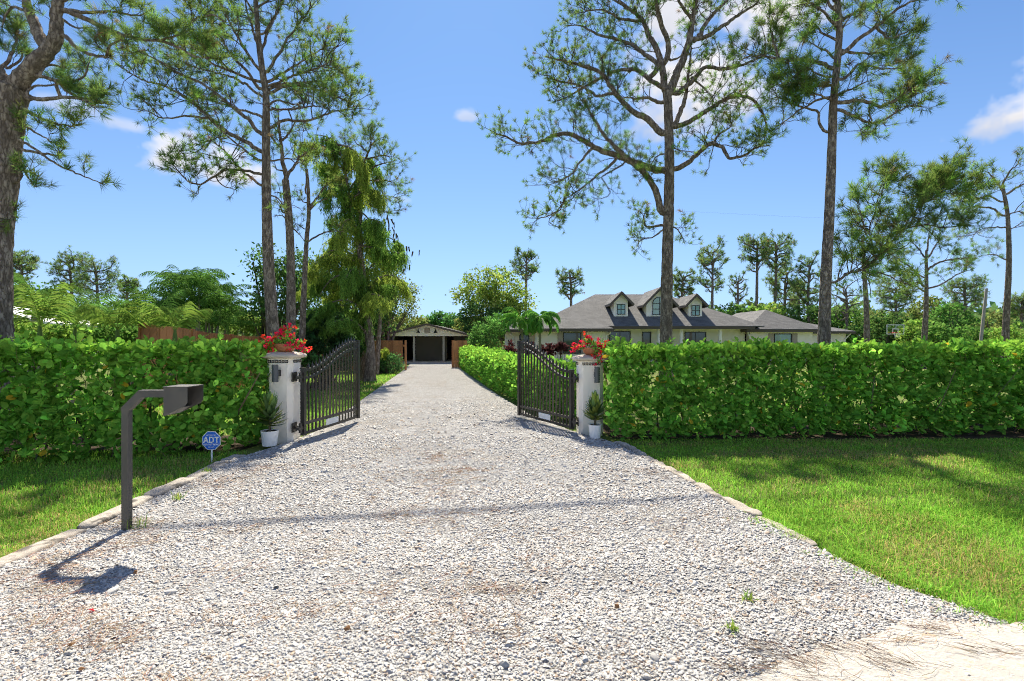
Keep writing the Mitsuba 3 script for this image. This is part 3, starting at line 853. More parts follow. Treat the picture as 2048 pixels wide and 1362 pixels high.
def gate(label, hinge, end, zb, zh, ze, post, sgn):
    key = thing('driveway_gate', label, 'gate', None)
    h, e = np.array(hinge, float), np.array(end, float)
    L = np.linalg.norm(e - h)
    d = np.array([*(e - h) / L, 0])
    n = np.array([-d[1], d[0], 0])
    P = lambda s, z: np.array([*h, 0]) + d * s + [0, 0, z]
    top = lambda s: zh + (ze - zh) * (lambda t: t * t * (3 - 2 * t))(np.clip((s / L - .06) / .86, 0, 1))
    for s, zt in ((.035, zh), (L - .035, ze)):
        m = MB().obox(P(s, (zb + zt) / 2), d * .035, n * .035, np.array([0, 0, (zt - zb) / 2]))
        m.obox(P(s, zt + .008), d * .039, n * .039, np.array([0, 0, .008]))
        part(key, 'stile', m, 'm_iron')
    ss = np.linspace(.07, L - .07, 33)
    for off in (0.0, -.125):
        V, F = [], []
        for s in ss:
            slope = (top(s + .01) - top(s - .01)) / .02
            u = unit(d + [0, 0, slope])
            w = unit(np.cross(n, u) * -1)
            c = P(s, top(s) - .022 + off)
            for a, b in ((-1, -1), (1, -1), (1, 1), (-1, 1)):
                V.append(c + n * a * .019 + w * b * .019)
        for i in range(len(ss) - 1):
            for j in range(4):
                q = [i * 4 + j, i * 4 + (j + 1) % 4, i * 4 + 4 + (j + 1) % 4, i * 4 + 4 + j]
                F += [q[:3], [q[0], q[2], q[3]]]
        part(key, 'curved_rail', (np.array(V), np.array(F)), 'm_iron')
    for z in (zb + .03, zb + .19):
        part(key, 'rail', MB().obox(P(L / 2, z), d * (L / 2 - .07), n * .019, np.array([0, 0, .022])), 'm_iron')
    N = 15
    for i in range(N):
        s = .07 + (L - .14) * (i + 1) / (N + 1)
        zt = top(s) + (.075 if s < L * .9 else .05)
        m = MB().obox(P(s, (zb + .052 + zt - .06) / 2), d * .0125, n * .0125, np.array([0, 0, (zt - .06 - zb - .052) / 2]))
        c = P(s, zt - .06)
        m.add(np.array([c + d * a * .017 + n * b * .017 for a, b in ((-1, -1), (1, -1), (1, 1), (-1, 1))] + [c + [0, 0, .085], c - [0, 0, .02]]),
              np.array([[0, 1, 4], [1, 2, 4], [2, 3, 4], [3, 0, 4], [1, 0, 5], [2, 1, 5], [3, 2, 5], [0, 3, 5]]))
        part(key, 'picket', m, 'm_iron')
    part(key, 'name_plate', MB().obox(P(L * .46, zb + .108) - n * sgn * .026, d * .20, n * .005, np.array([0, 0, .052])), 'm_white', label='blank white plate between the lower rails')
    for z in (zb + .13, zh - .13):
        m = MB().obox(P(-.05, z), d * .085, n * .024, np.array([0, 0, .022]))
        c = trimesh.creation.cylinder(.026, .15, sections=14)
        c.apply_translation(P(-.045, z))
        m.mesh(c)
        f = np.array([sgn, 0, 0])
        m.obox(np.array([post[0] + .008 * sgn, post[1], z]), f * .008, np.array([0, .09, 0]), np.array([0, 0, .075]))
        m.obox(np.array([(post[0] + h[0]) / 2, (post[1] + h[1]) / 2, z]), np.array([(h[0] - post[0]) / 2, (h[1] - post[1]) / 2, 0]), np.array([0, .02, 0]), np.array([0, 0, .02]))
        part(key, 'hinge', m, 'm_iron')
    return key


gate('dark iron gate leaf standing open beside the left pillar and lawn', (-3.36, 8.2), (-3.03, 10.1), .075, 1.145, 1.59, (-3.51, 8.24), 1)
gate('dark iron gate leaf standing open on the right, in front of the low hedge', (1.06, 8.93), (.14, 10.64), .055, 1.075, 1.575, (1.16, 9.0), -1)

# ---------------------------------------------------------------- bowls of red flowers on the pillars


def bowl(label, x, y, z, r, seed, stems):
    rr = np.random.default_rng(seed)
    key = thing('flower_bowl', label, 'flower bowl')
    prof = [(.0, .0), (r * .62, .0), (r * .78, .03), (r * .93, .07), (r, .115), (r * 1.02, .125), (r * .95, .128), (r * .88, .10), (.0, .10)]
    m = trimesh.creation.revolve(np.array(prof), sections=40)
    m.apply_translation([x, y, z])
    part(key, 'bowl', m, 'm_terra', 40)
    lf, fl, st = MB(), MB(), MB()
    leafV = np.array([[0, 0, 0], [-.30, .4, .05], [0, .5, -.03], [.30, .4, .05], [0, 1, .0]])
    leafF = np.array([[0, 2, 1], [0, 3, 2], [1, 2, 4], [2, 3, 4]])
    brV = np.array([[0, 0, 0], [-.42, .45, .18], [0, .5, -.02], [.42, .45, .18], [0, 1, .22]])
    for dx, dy, dz, n in stems:
        dx *= .84
        a = np.array([x + dx * .2, y + dy * .2, z + .1])
        b = np.array([x + dx, y + dy, z + dz])
        mid = (a + b) / 2 + [dx * .1, dy * .1, .09 + .1 * (dz < .05)]
        t = np.linspace(0, 1, 9)[:, None]
        C = (1 - t) ** 2 * a + 2 * t * (1 - t) * mid + t * t * b
        st.tubes(C[None], np.linspace(.004, .002, 9)[None], 4, [[.10, .07, .03]])
        k = n * 5
        s = np.clip(rr.random(k) ** .8, 0, 1)
        Q = np.stack([np.interp(s, t[:, 0], C[:, j]) for j in range(3)], 1) + rr.normal(size=(k, 3)) * .025
        D = unit(rr.normal(size=(k, 3)) + [0, -.25, .35])
        L = rr.uniform(.035, .065, k)
        lf.stamp(leafV, leafF, frame_of(D, rng=rr) * L[:, None, None], Q, hsv_jit(rr, (.18, .40, .06), k))
        c = n                                                           # bracts in threes round the tip
        for i in range(c):
            o = b + rr.normal(size=3) * [.045, .045, .04] + (C[5] - b) * rr.random() * .6
            ax = unit(np.array([rr.normal(), rr.normal() - .8, rr.normal() * .7 + .3]))
            Dk = unit(ax * .7 + rr.normal(size=(6, 3)) * .75)
            fl.stamp(brV, leafF, frame_of(Dk, rng=rr) * rr.uniform(.030, .048), np.repeat(o[None], 6, 0) + Dk * .006, hsv_jit(rr, (.85, .03, .11) if rr.random() < .75 else (.9, .08, .04), 6, .15, .08))
    part(key, 'stem', st, 'm_wood')
    part(key, 'leaf', lf, 'm_leaf', kind='stuff')
    part(key, 'flower', fl, 'm_petal', kind='stuff')


bowl('terracotta bowl of pink red bougainvillea on the left gate pillar', -3.68, 8.32, ZL, .17, 3,
     [(.0, -.05, .40, 9), (.06, .05, .36, 6), (-.10, -.02, .28, 5), (-.26, -.08, .20, 9), (-.33, .0, .06, 8), (-.25, -.12, .02, 6), (-.40, -.03, .13, 4), (.17, -.08, .26, 3), (.24, -.08, .15, 8), (.32, -.05, .12, 8),
      (.38, -.08, .05, 6), (.46, -.1, .02, 5), (.16, -.13, .10, 6), (-.17, -.14, .10, 4), (.04, .1, .25, 2), (-.05, .06, .24, 2)])
bowl('terracotta bowl of red bougainvillea on the right gate pillar, one spray hanging over the cap', 1.395, 9.0, ZR, .16, 7,
     [(-.10, -.03, .32, 8), (-.18, .03, .24, 5), (-.04, -.05, .25, 7), (.08, -.04, .22, 5), (-.28, -.08, .12, 6), (-.36, -.05, .11, 6), (-.42, -.02, .10, 4), (.16, -.08, .17, 6), (.20, -.06, .15, 4), (.10, -.14, .15, 4),
      (.06, -.26, -.02, 6), (.07, -.28, -.10, 4), (.10, -.29, -.16, 4), (.27, .0, .26, 3), (.02, .08, .2, 2)])

# ---------------------------------------------------------------- potted spiky plants


def potted(label, x, y, z, r, ph, h, spread, seed):
    rr = np.random.default_rng(seed)
    key = thing('potted_yucca', label, 'potted plant')
    prof = [(0, 0), (r * .80, 0), (r * .99, ph * .98), (r * 1.03, ph), (r * .93, ph), (r * .9, ph * .9), (0, ph * .9)]
    m = trimesh.creation.revolve(np.array(prof), sections=40)
    m.apply_translation([x, y, z])
    part(key, 'pot', m, 'm_white', 40)
    d = trimesh.creation.cylinder(r * .88, .01, sections=24)
    d.apply_translation([x, y, z + ph * .93])
    part(key, 'soil', d, 'm_mulch')
    part(key, 'trunk', MB().tubes([[[x, y, z + ph * .9], [x + .01, y, z + ph + h * .3], [x, y, z + ph + h * .62]]], [[.022, .018, .012]], 7, [[.10, .09, .06]]), 'm_wood', True)
    N = 62
    t = np.linspace(0, 1, 6)
    for i in range(N):
        f = i / (N - 1)
        az = i * 2.39996 + rr.normal() * .2
        el = np.radians(8 + 74 * f ** 1.3) + rr.normal() * .08
        L = (spread * 1.08) * (1.0 - .25 * f) * rr.uniform(.85, 1.1)
        b = np.array([x, y, z + ph + h * (.12 + .48 * f)])
        o = np.array([math.cos(az), math.sin(az), 0])
        P = b + o * (L * t * math.cos(el))[:, None] + np.array([0, 0, 1]) * (L * t * math.sin(el) + .10 * L * t ** 2)[:, None]
        s = np.array([-o[1], o[0], 0])
        w = .036 * np.array([.55, .95, 1, .8, .5, .03])
        up = unit(np.cross(s, o * math.cos(el) + [0, 0, math.sin(el)]))
        V = np.vstack([P - s * w[:, None] + up * w[:, None] * .35, P, P + s * w[:, None] + up * w[:, None] * .35])
        F = [q for j in range(5) for a in (0, 6) for q in ([a + j, a + 6 + j, a + 7 + j], [a + j, a + 7 + j, a + 1 + j])]
        c = np.array([.12, .20, .07]) if rr.random() < .6 else np.array([.26, .32, .07])
        cc = c * rr.uniform(.7, 1.3)
        part(key, 'leaf', MB().add(V, F, cc * (1 + .8 * (f > .6))), 'm_leaf', True)


potted('spiky potted plant in a white pot before the left pillar', -3.71, 7.84, -.005, .13, .23, .66, .27, 5)
potted('spiky potted plant in a white pot before the right pillar', 1.365, 8.42, .0, .105, .22, .60, .23, 6)

# ---------------------------------------------------------------- gooseneck intercom post
G = thing('intercom_post', 'dark bronze gooseneck post with an open hood beside the gravel', 'intercom post')
x, y, hw = -3.257, 4.33, .030
part(G, 'post', prism(rounded_square(hw, .006), -.05, 1.02, (x, y)), 'm_bronze')
m = MB()
a, b, c = np.array([x, y, 1.0]), np.array([x + .13, y, 1.152]), np.array([-2.85, y, 1.152])
hs = .042


def mitre(pts, hs):
    V, F = [], []
    for i, p in enumerate(pts):
        u = unit((pts[i] - pts[i - 1] if i else pts[1] - pts[0]))
        v = unit((pts[i + 1] - pts[i] if i < len(pts) - 1 else u))
        nn = unit(u + v)
        k = 1 / max(np.dot(nn, u), .3)
        w = np.array([-nn[2], 0, nn[0]]) * hs * k
        V += [p - w - [0, hs, 0], p - w + [0, hs, 0], p + w + [0, hs, 0], p + w - [0, hs, 0]]
    for i in range(len(pts) - 1):
        for j in range(4):
            q = [i * 4 + j, i * 4 + (j + 1) % 4, i * 4 + 4 + (j + 1) % 4, i * 4 + 4 + j]
            F += [q[:3], [q[0], q[2], q[3]]]
    F += [[0, 1, 2], [0, 2, 3], [len(V) - 4, len(V) - 2, len(V) - 3], [len(V) - 4, len(V) - 1, len(V) - 2]]
    return np.array(V), np.array(F)


m.add(*mitre([np.array([x, y, 1.012]), np.array([x, y, 1.022]), b, c], .0295))
part(G, 'neck', m, 'm_bronze')
t = .006
x0, x1, y0, y1, zt, zf, zk = -2.86, -2.665, 4.20, 4.42, 1.215, 1.093, .978
sh = MB()


def plate(poly, axis, lo, hi):
    """A flat plate: poly in the two other axes, extruded along the axis."""
    import shapely
    mm = trimesh.creation.extrude_polygon(shapely.Polygon(poly), hi - lo, engine='earcut')
    V = np.array(mm.vertices)
    V = np.stack([V[:, 0], V[:, 2] + lo, V[:, 1]], 1) if axis == 'y' else V
    return V, np.array(mm.faces)[:, ::-1]


side = [(x0, zk), (x0, zt), (x1, zt), (x1, zf + .0), (x1 - .02, zf - .03)]
for yy in (y0, y1 - t):
    part(G, 'hood_side', plate(side, 'y', yy, yy + t), 'm_bronze')
part(G, 'hood_top', MB().box([x0 - .004, y0 - .003, zt - .001], [x1 + .004, y1 + .003, zt + .006]), 'm_bronze')
part(G, 'hood_back', MB().box([x0 + .0005, y0 + t, zk + .002], [x0 + t, y1 - t, zt - .001]), 'm_bronze')
part(G, 'flange', MB().obox(np.array([x0 + .05, (y0 + y1) / 2, zk + .035]), np.array([.045, 0, .028]), np.array([0, .1, 0]), np.array([-.0016, 0, .0026])), 'm_bronze')
cyl = trimesh.creation.cylinder(.007, .012, sections=10)
cyl.apply_translation([x0 + .07, y0 + .07, zk + .055])
part(G, 'bolt', cyl, 'm_garage')

# ---------------------------------------------------------------- yard sign
S = thing('yard_sign', 'small blue octagonal yard sign with white letters at the foot of the left hedge', 'sign')
sx, sy, sz, R = -4.07, 6.93, .245, .135
oct_ = lambda r: [(r * math.cos(a), r * math.sin(a)) for a in np.arange(8) * np.pi / 4 + np.pi / 8]


def upright(m, off):
    V = np.array(m.vertices)
    return np.stack([V[:, 0] + sx, -V[:, 2] + sy + off, V[:, 1] + sz], 1), np.array(m.faces)


part(S, 'border', upright(prism(oct_(R), 0, .004, (0, 0)), .004), 'm_white')
part(S, 'board', upright(prism(oct_(R * .93), 0, .003, (0, 0)), .0), 'm_blue')
for text, hh, zz, bold in (('ADT', .078, -.028, True), ('SECURED BY', .016, .066, False), ('800 ADT ASAP', .021, -.062, True), ('adt.com', .016, -.092, False)):
    tm = meshkit.text_mesh(text, hh, .002, bold)
    b = tm.bounds
    tm.apply_translation([-(b[0, 0] + b[1, 0]) / 2, zz, 0])
    part(S, 'lettering', upright(tm, -.003), 'm_white')
part(S, 'stake', MB().box([sx - .008, sy + .005, -.1], [sx + .008, sy + .018, sz]), 'm_white')
# ---------------------------------------------------------------- clipped hedges of big rounded leaves
LEAF_V = np.array([[0, 0, 0], [-.13, .25, .025], [0, .27, 0], [.13, .25, .025], [-.27, .62, .05], [0, .62, .0], [.27, .62, .05], [-.24, .86, .03], [0, .88, -.01], [.24, .86, .03], [0, 1, -.035]])
LEAF_F = np.array([[0, 2, 1], [0, 3, 2], [1, 2, 5], [1, 5, 4], [2, 3, 6], [2, 6, 5], [4, 5, 8], [4, 8, 7], [5, 6, 9], [5, 9, 8], [7, 8, 10], [8, 9, 10]])
LEAF_LITE_V = np.array([[0, 0, 0], [-.25, .5, .04], [0, .5, 0], [.25, .5, .04], [-.2, .86, .02], [.2, .86, .02], [0, 1, -.03]])
LEAF_LITE_F = np.array([[0, 2, 1], [0, 3, 2], [1, 2, 6], [1, 6, 4], [2, 3, 6], [3, 5, 6]])


def hedge(label, line, width, top, n_front, n_back, leaf, seed, as_parts=300, lite=False, base=.12, near=None):
    """line: front foot of the hedge (x, y), left to right as seen; the hedge lies on its far side."""
    r = np.random.default_rng(seed)
    key = thing('clipped_hedge', label, 'hedge')
    P = np.array([(x, y, 0) for x, y in line], float)
    s = np.r_[0, np.cumsum(np.linalg.norm(np.diff(P, axis=0), axis=1))]
    L = s[-1]
    n = n_front + n_back
    u = r.random(n) * L
    xy = np.stack([np.interp(u, s, P[:, k]) for k in range(3)], 1)
    d = unit(np.stack([np.interp(np.minimum(u + .05, L), s, P[:, k]) - np.interp(np.maximum(u - .05, 0), s, P[:, k]) for k in range(3)], 1))
    nb = np.stack([-d[:, 1], d[:, 0], 0 * u], 1)                        # towards the far side
    topz = (top if np.isscalar(top) else np.interp(u, [0, L], top)) - GZ
    wob = (meshkit.fbm(np.stack([u * 1.1, 0 * u, 0 * u + seed], 1), 3, seed) - .5)
    # where on the cross section: front face, top, back face, inside
    c = r.random(n)
    front = np.arange(n) < n_front
    dep = r.exponential(.075, n)
    hgt = base + (1 - base) * r.random(n) ** .95
    q = np.where(front & (c < .60), 0, np.where(front, 1, np.where(c < .45, 2, 3)))
    v = np.select([q == 0, q == 1, q == 2], [dep, r.random(n) * width, width - dep], r.random(n) * width)
    z = np.select([q == 1, q == 3], [1 - dep / topz, base + .8 * r.random(n)], hgt)
    bul = .16 * (meshkit.fbm(np.stack([xy[:, 0] * 1.6, xy[:, 1] * 1.6, z * 2.4], 1), 3, seed + 1) - .5)
    rnd = .16 * np.clip((z - .86) / .14, 0, 1) ** 2                      # soft shoulder
    v = np.clip(v + np.where(q == 2, -rnd, np.where(q == 0, rnd - bul, 0)) + np.where((q == 0) & (z < .25), .10 * (1 - z / .25), 0), -.05, width)
    Q = xy + nb * v[:, None] + np.array([0, 0, 1]) * (GZ + z * topz + np.where(q == 1, .12 * wob + .07 * r.normal(size=n) * (r.random(n) < .3), 0))[:, None]
    out = np.select([(q == 0)[:, None], (q == 1)[:, None], (q == 2)[:, None]], [-nb + [0, 0, .55], nb * 0 + [0, 0, 1.0], nb + [0, 0, .55]], r.normal(size=(n, 3)) + [0, 0, .5])
    A = unit(out + [0, 0, .25] + r.normal(size=(n, 3)) * .42)
    m = 6
    ang = np.arange(m) * 2.39996
    B = unit(np.cross(A, r.normal(size=(n, 3))))
    C = np.cross(A, B)
    open_ = np.radians(r.uniform(28, 80, (n, m)))
    az = ang[None] + r.normal(size=(n, m)) * .35
    o = B[:, None] * np.cos(az)[..., None] + C[:, None] * np.sin(az)[..., None]
    D = o * np.sin(open_)[..., None] + A[:, None] * np.cos(open_)[..., None]
    Z = A[:, None] * np.sin(open_)[..., None] - o * np.cos(open_)[..., None]      # upper side of the leaf
    X = np.cross(D, Z)
    size = leaf * r.uniform(.5, 1.15, (n, m))
    M = (np.stack([X * (1 + .25 * r.normal(size=(n, m, 1)) * .4), D, Z], 2) * size[..., None, None]).reshape(-1, 3, 3)
    base_p = (Q[:, None] + D * .012 - A[:, None] * (np.arange(m) * .012)[None, :, None]).reshape(-1, 3)
    young = np.repeat(np.clip((z - .80) * 3.2, 0, 1) * (q < 2) * r.random(n), m)[:, None]
    col = np.where(r.random((n * m, 1)) < .5, [.14, .365, .05], [.24, .48, .07]) * np.exp(r.normal(size=(n * m, 1)) * .28 + np.repeat(r.normal(size=(n, 1)) * .18, m, 0))
    col = col * (1 - .75 * young) + np.array([.42, .64, .07]) * .75 * young
    old = r.random(n * m) < .009
    col[old] = [.60, .42, .04]
    k = n * m
    LV, LF = (LEAF_LITE_V, LEAF_LITE_F) if lite else (LEAF_V, LEAF_F)
    qq, vv = np.repeat(q, m), np.repeat(v, m)
    cen = base_p + M[:, 1] * .5
    dist = np.linalg.norm(cen - [0, 0, EYE], axis=1)
    face = np.abs(np.einsum('ki,ki->k', unit(M[:, 2]), unit(cen - [0, 0, EYE])))
    px = np.abs(cen[:, 0] / cen[:, 1])
    score = size.reshape(-1) / dist * (.25 + face) * (qq < 2) * (px < .98) * np.clip(1 - vv * (qq == 0) * 3.2, .1, 1)
    order = np.argsort(-score)
    chosen = order[:as_parts]
    rest = np.setdiff1d(np.arange(k), chosen)
    for i in chosen:
        mb = MB()
        mb.stamp(LV, LF, M[i:i + 1], base_p[i:i + 1], col[i:i + 1])
        part(key, 'leaf', mb, 'm_leaf', True)
    mb = MB()
    mb.stamp(LEAF_LITE_V, LEAF_LITE_F, M[rest], base_p[rest], col[rest])
    part(key, 'leaves', mb, 'm_leaf', True, kind='stuff')
    # stems and twigs
    mb = MB()
    ns = int(L * 7)
    us = r.random(ns) * L
    b = np.stack([np.interp(us, s, P[:, j]) for j in range(3)], 1) + np.array([0, 0, GZ - .03])
    nbs = np.stack([np.interp(us, u[np.argsort(u)], nb[np.argsort(u), j]) for j in range(3)], 1)
    b = b + nbs * (width * r.uniform(.25, .75, ns))[:, None]
    t = b + np.stack([r.normal(size=ns) * .3, r.normal(size=ns) * .25, np.interp(us, [0, L], [np.min(topz), np.max(topz)]) * r.uniform(.6, .9, ns)], 1)
    mid = (b + t) / 2 + r.normal(size=(ns, 3)) * .07
    mb.tubes(np.stack([b, mid, t], 1), np.tile([.016, .011, .006], (ns, 1)) * r.uniform(.6, 1.3, (ns, 1)), 5, hsv_jit(r, (.16, .13, .095), ns, .2))
    nt = int(n * .55)
    sel = r.integers(0, n, nt)
    mb.tubes(np.stack([Q[sel] - A[sel] * .22 + r.normal(size=(nt, 3)) * .03, Q[sel] - A[sel] * .1, Q[sel]], 1), np.tile([.005, .004, .003], (nt, 1)), 3, hsv_jit(r, (.12, .12, .05), nt, .2), cap=False)
    part(key, 'stems', mb, 'm_wood', kind='stuff')
    return key


hedge('tall clipped hedge of big round leaves left of the left gate pillar', [(-10.2, 5.7), (-7.2, 6.35), (-5.4, 6.95), (-4.35, 7.3), (-3.98, 7.62), (-3.90, 8.0), (-3.92, 8.6)], 1.1, (1.55, 1.53), 2150, 900, .138, 5, base=.05)
hedge('long tall clipped hedge right of the right gate pillar', [(1.60, 8.25), (2.6, 8.3), (5.0, 8.45), (8.5, 8.7), (12.0, 8.95)], 1.15, (1.47, 1.50), 3600, 1300, .130, 6, base=.05)
hedge('low bright hedge along the right side of the driveway, behind the right gate', [(-3.05, 30.0), (-1.95, 23.5), (-.95, 18.0), (-.10, 14.2), (.62, 11.2), (1.3, 9.9)], 1.25, (1.16, 1.0), 2900, 600, .15, 7, 150, True, .06)

# ---------------------------------------------------------------- pines


def walk(r, P0, D0, L, m=5, up=.3, wig=.25):
    """Crooked shoots: k polylines of m points."""
    P, D = [P0], unit(D0)
    for _ in range(m - 1):
        D = unit(D + r.normal(size=D.shape) * wig + np.array([0, 0, up / m]))
        P.append(P[-1] + D * (L / (m - 1))[:, None])
    return np.stack(P, 1), D


def tufts(mb, r, P, A, n, L, w, base, spread=(12, 78), var=.22):
    """Bursts of long needles at shoot ends."""
    k = len(P)
    A = unit(A)
    B = unit(np.cross(A, r.normal(size=(k, 3))))
    C = np.cross(A, B)
    th = np.radians(r.uniform(*spread, (k, n)))
    az = r.uniform(0, 2 * np.pi, (k, n))
    D = A[:, None] * np.cos(th)[..., None] + (B[:, None] * np.cos(az)[..., None] + C[:, None] * np.sin(az)[..., None]) * np.sin(th)[..., None]
    s0 = P[:, None] - A[:, None] * (r.random((k, n)) * L * .55)[..., None]
    ln = L * r.uniform(.65, 1.1, (k, n))
    tip = s0 + D * ln[..., None] - np.array([0, 0, 1]) * (ln * .10 * r.random((k, n)))[..., None]
    side = unit(np.cross(D, r.normal(size=D.shape))) * (w / 2)
    V = np.stack([s0 - side * .7, s0 + D * ln[..., None] * .45 - side, s0 + D * ln[..., None] * .45 + side, s0 + side * .7, tip], 2).reshape(-1, 3)
    V = np.stack([s0 + D * ln[..., None] * .12 - side, s0 + D * ln[..., None] * .12 + side, tip], 2).reshape(-1, 3)
    F = np.arange(len(V)).reshape(-1, 3)
    col = hsv_jit(r, base, k, var, .10)
    mb.add(V, F, np.repeat(np.repeat(col, n, axis=0), 3, axis=0))


def bark_tube(mb, P, R, r, sides, rough):
    """A trunk or heavy limb with an uneven, plated surface."""
    P, R = np.asarray(P, float), np.asarray(R, float)
    t = unit(np.gradient(P, axis=0))
    a = unit(np.cross(t, [0, 1.0, .01]))
    b = np.cross(t, a)
    an = np.arange(sides) * 2 * np.pi / sides
    dirs = np.cos(an)[None, :, None] * a[:, None] + np.sin(an)[None, :, None] * b[:, None]
    V = P[:, None] + R[:, None, None] * dirs
    nz = meshkit.fbm((V * [9, 9, 4]).reshape(-1, 3), 3, 3).reshape(V.shape[:2]) - .5
    V = V + dirs * (nz * rough * R[:, None])[..., None]
    m = len(P)
    i, j = np.meshgrid(np.arange(m - 1), np.arange(sides), indexing='ij')
    q = np.stack([i * sides + j, i * sides + (j + 1) % sides, (i + 1) * sides + (j + 1) % sides, (i + 1) * sides + j], -1).reshape(-1, 4)
    mb.add(V.reshape(-1, 3), q[:, ::-1])


NEEDLE = (.15, .25, .06)


def pine(name, label, Y, trunk, r0, r1, limbs, seed, category='pine tree', dens=5.0, shoot=(.45, 1.25), tuft=(26, .19, .012), group=None, color=NEEDLE, step=.10, dy=.55, twig_col=(.085, .065, .05),
         leafy=1.0, sides=20, dead=.03):
    """trunk: [(px, py)]; limbs: [(points, base radius, options)], measured on the photograph at the tree's distance; each limb gets its own depth."""
    r = np.random.default_rng(seed)
    key = thing(name, label, category, group)
    tp = np.array([at(px, py, Y) for px, py in trunk])
    if tp[0, 2] > GZ - .05:
        tp = np.vstack([[tp[0, 0] + (tp[0, 0] - tp[1, 0]) * .2, tp[0, 1], GZ - .1], tp])
    P = spline(tp, step * 1.2)
    P[:, 1] += .10 * np.sin(np.linspace(0, 5, len(P)) + seed)
    f = np.linspace(0, 1, len(P))
    R = r0 + (r1 - r0) * f + r0 * .35 * np.exp(-(P[:, 2] - GZ) / .35)
    mb = MB()
    bark_tube(mb, P, R, r, sides, .22)
    part(key, 'trunk', mb, 'm_bark', True)
    starts, dirs, lens = [], [], []
    wood = [P]
    tips, axes = [], []
    twigs = MB()
    for li, (pts, lr, *opt) in enumerate(limbs):
        o = opt[0] if opt else {}
        q = np.array([at(px, py, Y) for px, py in pts])
        ln = np.linalg.norm(q[-1] - q[0])
        side = o.get('dy', r.uniform(-1, 1) * dy) * ln
        fr = np.r_[0, np.cumsum(np.linalg.norm(np.diff(q, axis=0), axis=1))]
        fr = fr / fr[-1]
        allw = np.vstack(wood)                                          # the limb grows out of the nearest wood
        sx, sy = 1024 + allw[:, 0] / allw[:, 1] * 1024, 681 - (allw[:, 2] - EYE) / allw[:, 1] * 1024
        d0 = np.hypot(sx - pts[0][0], sy - pts[0][1])
        j = int(np.argmin(d0))
        Y0 = allw[j, 1] if d0[j] < 45 else Y
        yy = Y0 + side * fr ** 1.2
        q = np.array([at(px, py, y) for (px, py), y in zip(pts, yy)])
        if .03 < np.linalg.norm(allw[j] - q[0]) and d0[j] < 45:
            q = np.vstack([allw[j], q])
        C = spline(q, step)
        C[1:-1] += r.normal(size=(len(C) - 2, 3)) * step * .10
        wood.append(C)
        g = np.linspace(0, 1, len(C))
        rad = lr * .85 * (1 - g) ** .8 + max(.007, lr * .15)
        mb = MB()
        bark_tube(mb, C, rad, r, 9, .3)
        part(key, 'branch', mb, 'm_bark', True)
        L = np.linalg.norm(np.diff(C, axis=0), axis=1).sum()
        n = max(2, int(L * dens * o.get('dens', 1.0)))
        s = o.get('from', .3) + (1 - o.get('from', .3)) * r.random(n) ** .8
        i = np.clip((s * (len(C) - 1)).astype(int), 0, len(C) - 2)
        tan = unit(C[i + 1] - C[i])
        starts.append(C[i])
        dirs.append(tan * .55 + unit(r.normal(size=(n, 3))) * .8 + [0, 0, .25])
        lens.append(r.uniform(*shoot, n) * (1.1 - .45 * s) * o.get('len', 1.0))
        if not o.get('bare'):
            tips.append(C[-1:])
            axes.append(unit(C[-1:] - C[-3:-2]))
    S, D, L = np.vstack(starts), np.vstack(dirs), np.concatenate(lens)
    W, E = walk(r, S, D, L, 5, .55, .28)
    k = len(S)
    twigs.tubes(W, np.clip(L[:, None] * .016, .006, .02) * np.linspace(1, .45, 5), 4, hsv_jit(r, twig_col, k, .2), cap=False)
    n2 = 4
    si = np.repeat(np.arange(k), n2)
    s2 = r.uniform(.3, 1.0, k * n2)
    i2 = np.clip((s2 * 4).astype(int), 0, 3)
    fr = (s2 * 4 - i2)[:, None]
    S2 = W[si, i2] * (1 - fr) + W[si, i2 + 1] * fr
    D2 = unit(W[si, i2 + 1] - W[si, i2]) * .7 + unit(r.normal(size=(k * n2, 3))) * .75 + [0, 0, .4]
    L2 = r.uniform(.14, .42, k * n2) * shoot[1]
    W2, E2_ = walk(r, S2, D2, L2, 4 if Y < 32 else 2, .6, .3)
    twigs.tubes(W2, np.full((k * n2, 1), .006) * np.linspace(1, .7, W2.shape[1]), 3, hsv_jit(r, twig_col, k * n2, .2), cap=False)
    part(key, 'twigs', twigs, 'm_wood', True, kind='stuff')
    keep = r.random(k * n2) < leafy
    TP, TA = np.vstack([W[:, -1], W2[keep, -1]] + tips), np.vstack([E, E2_[keep]] + axes)
    cr = MB()
    isdead = r.random(len(TP)) < dead
    tufts(cr, r, TP[~isdead], TA[~isdead] + [0, 0, .25], *tuft, color)
    if isdead.any():
        tufts(cr, r, TP[isdead], TA[isdead] - [0, 0, .8], *tuft, (.19, .145, .07))
    part(key, 'crown', cr, 'm_needle', kind='stuff')
    return key


def crop(pts, ox, oy, s=2.926):
    return [(ox + x / s, oy + y / s) for x, y in pts]


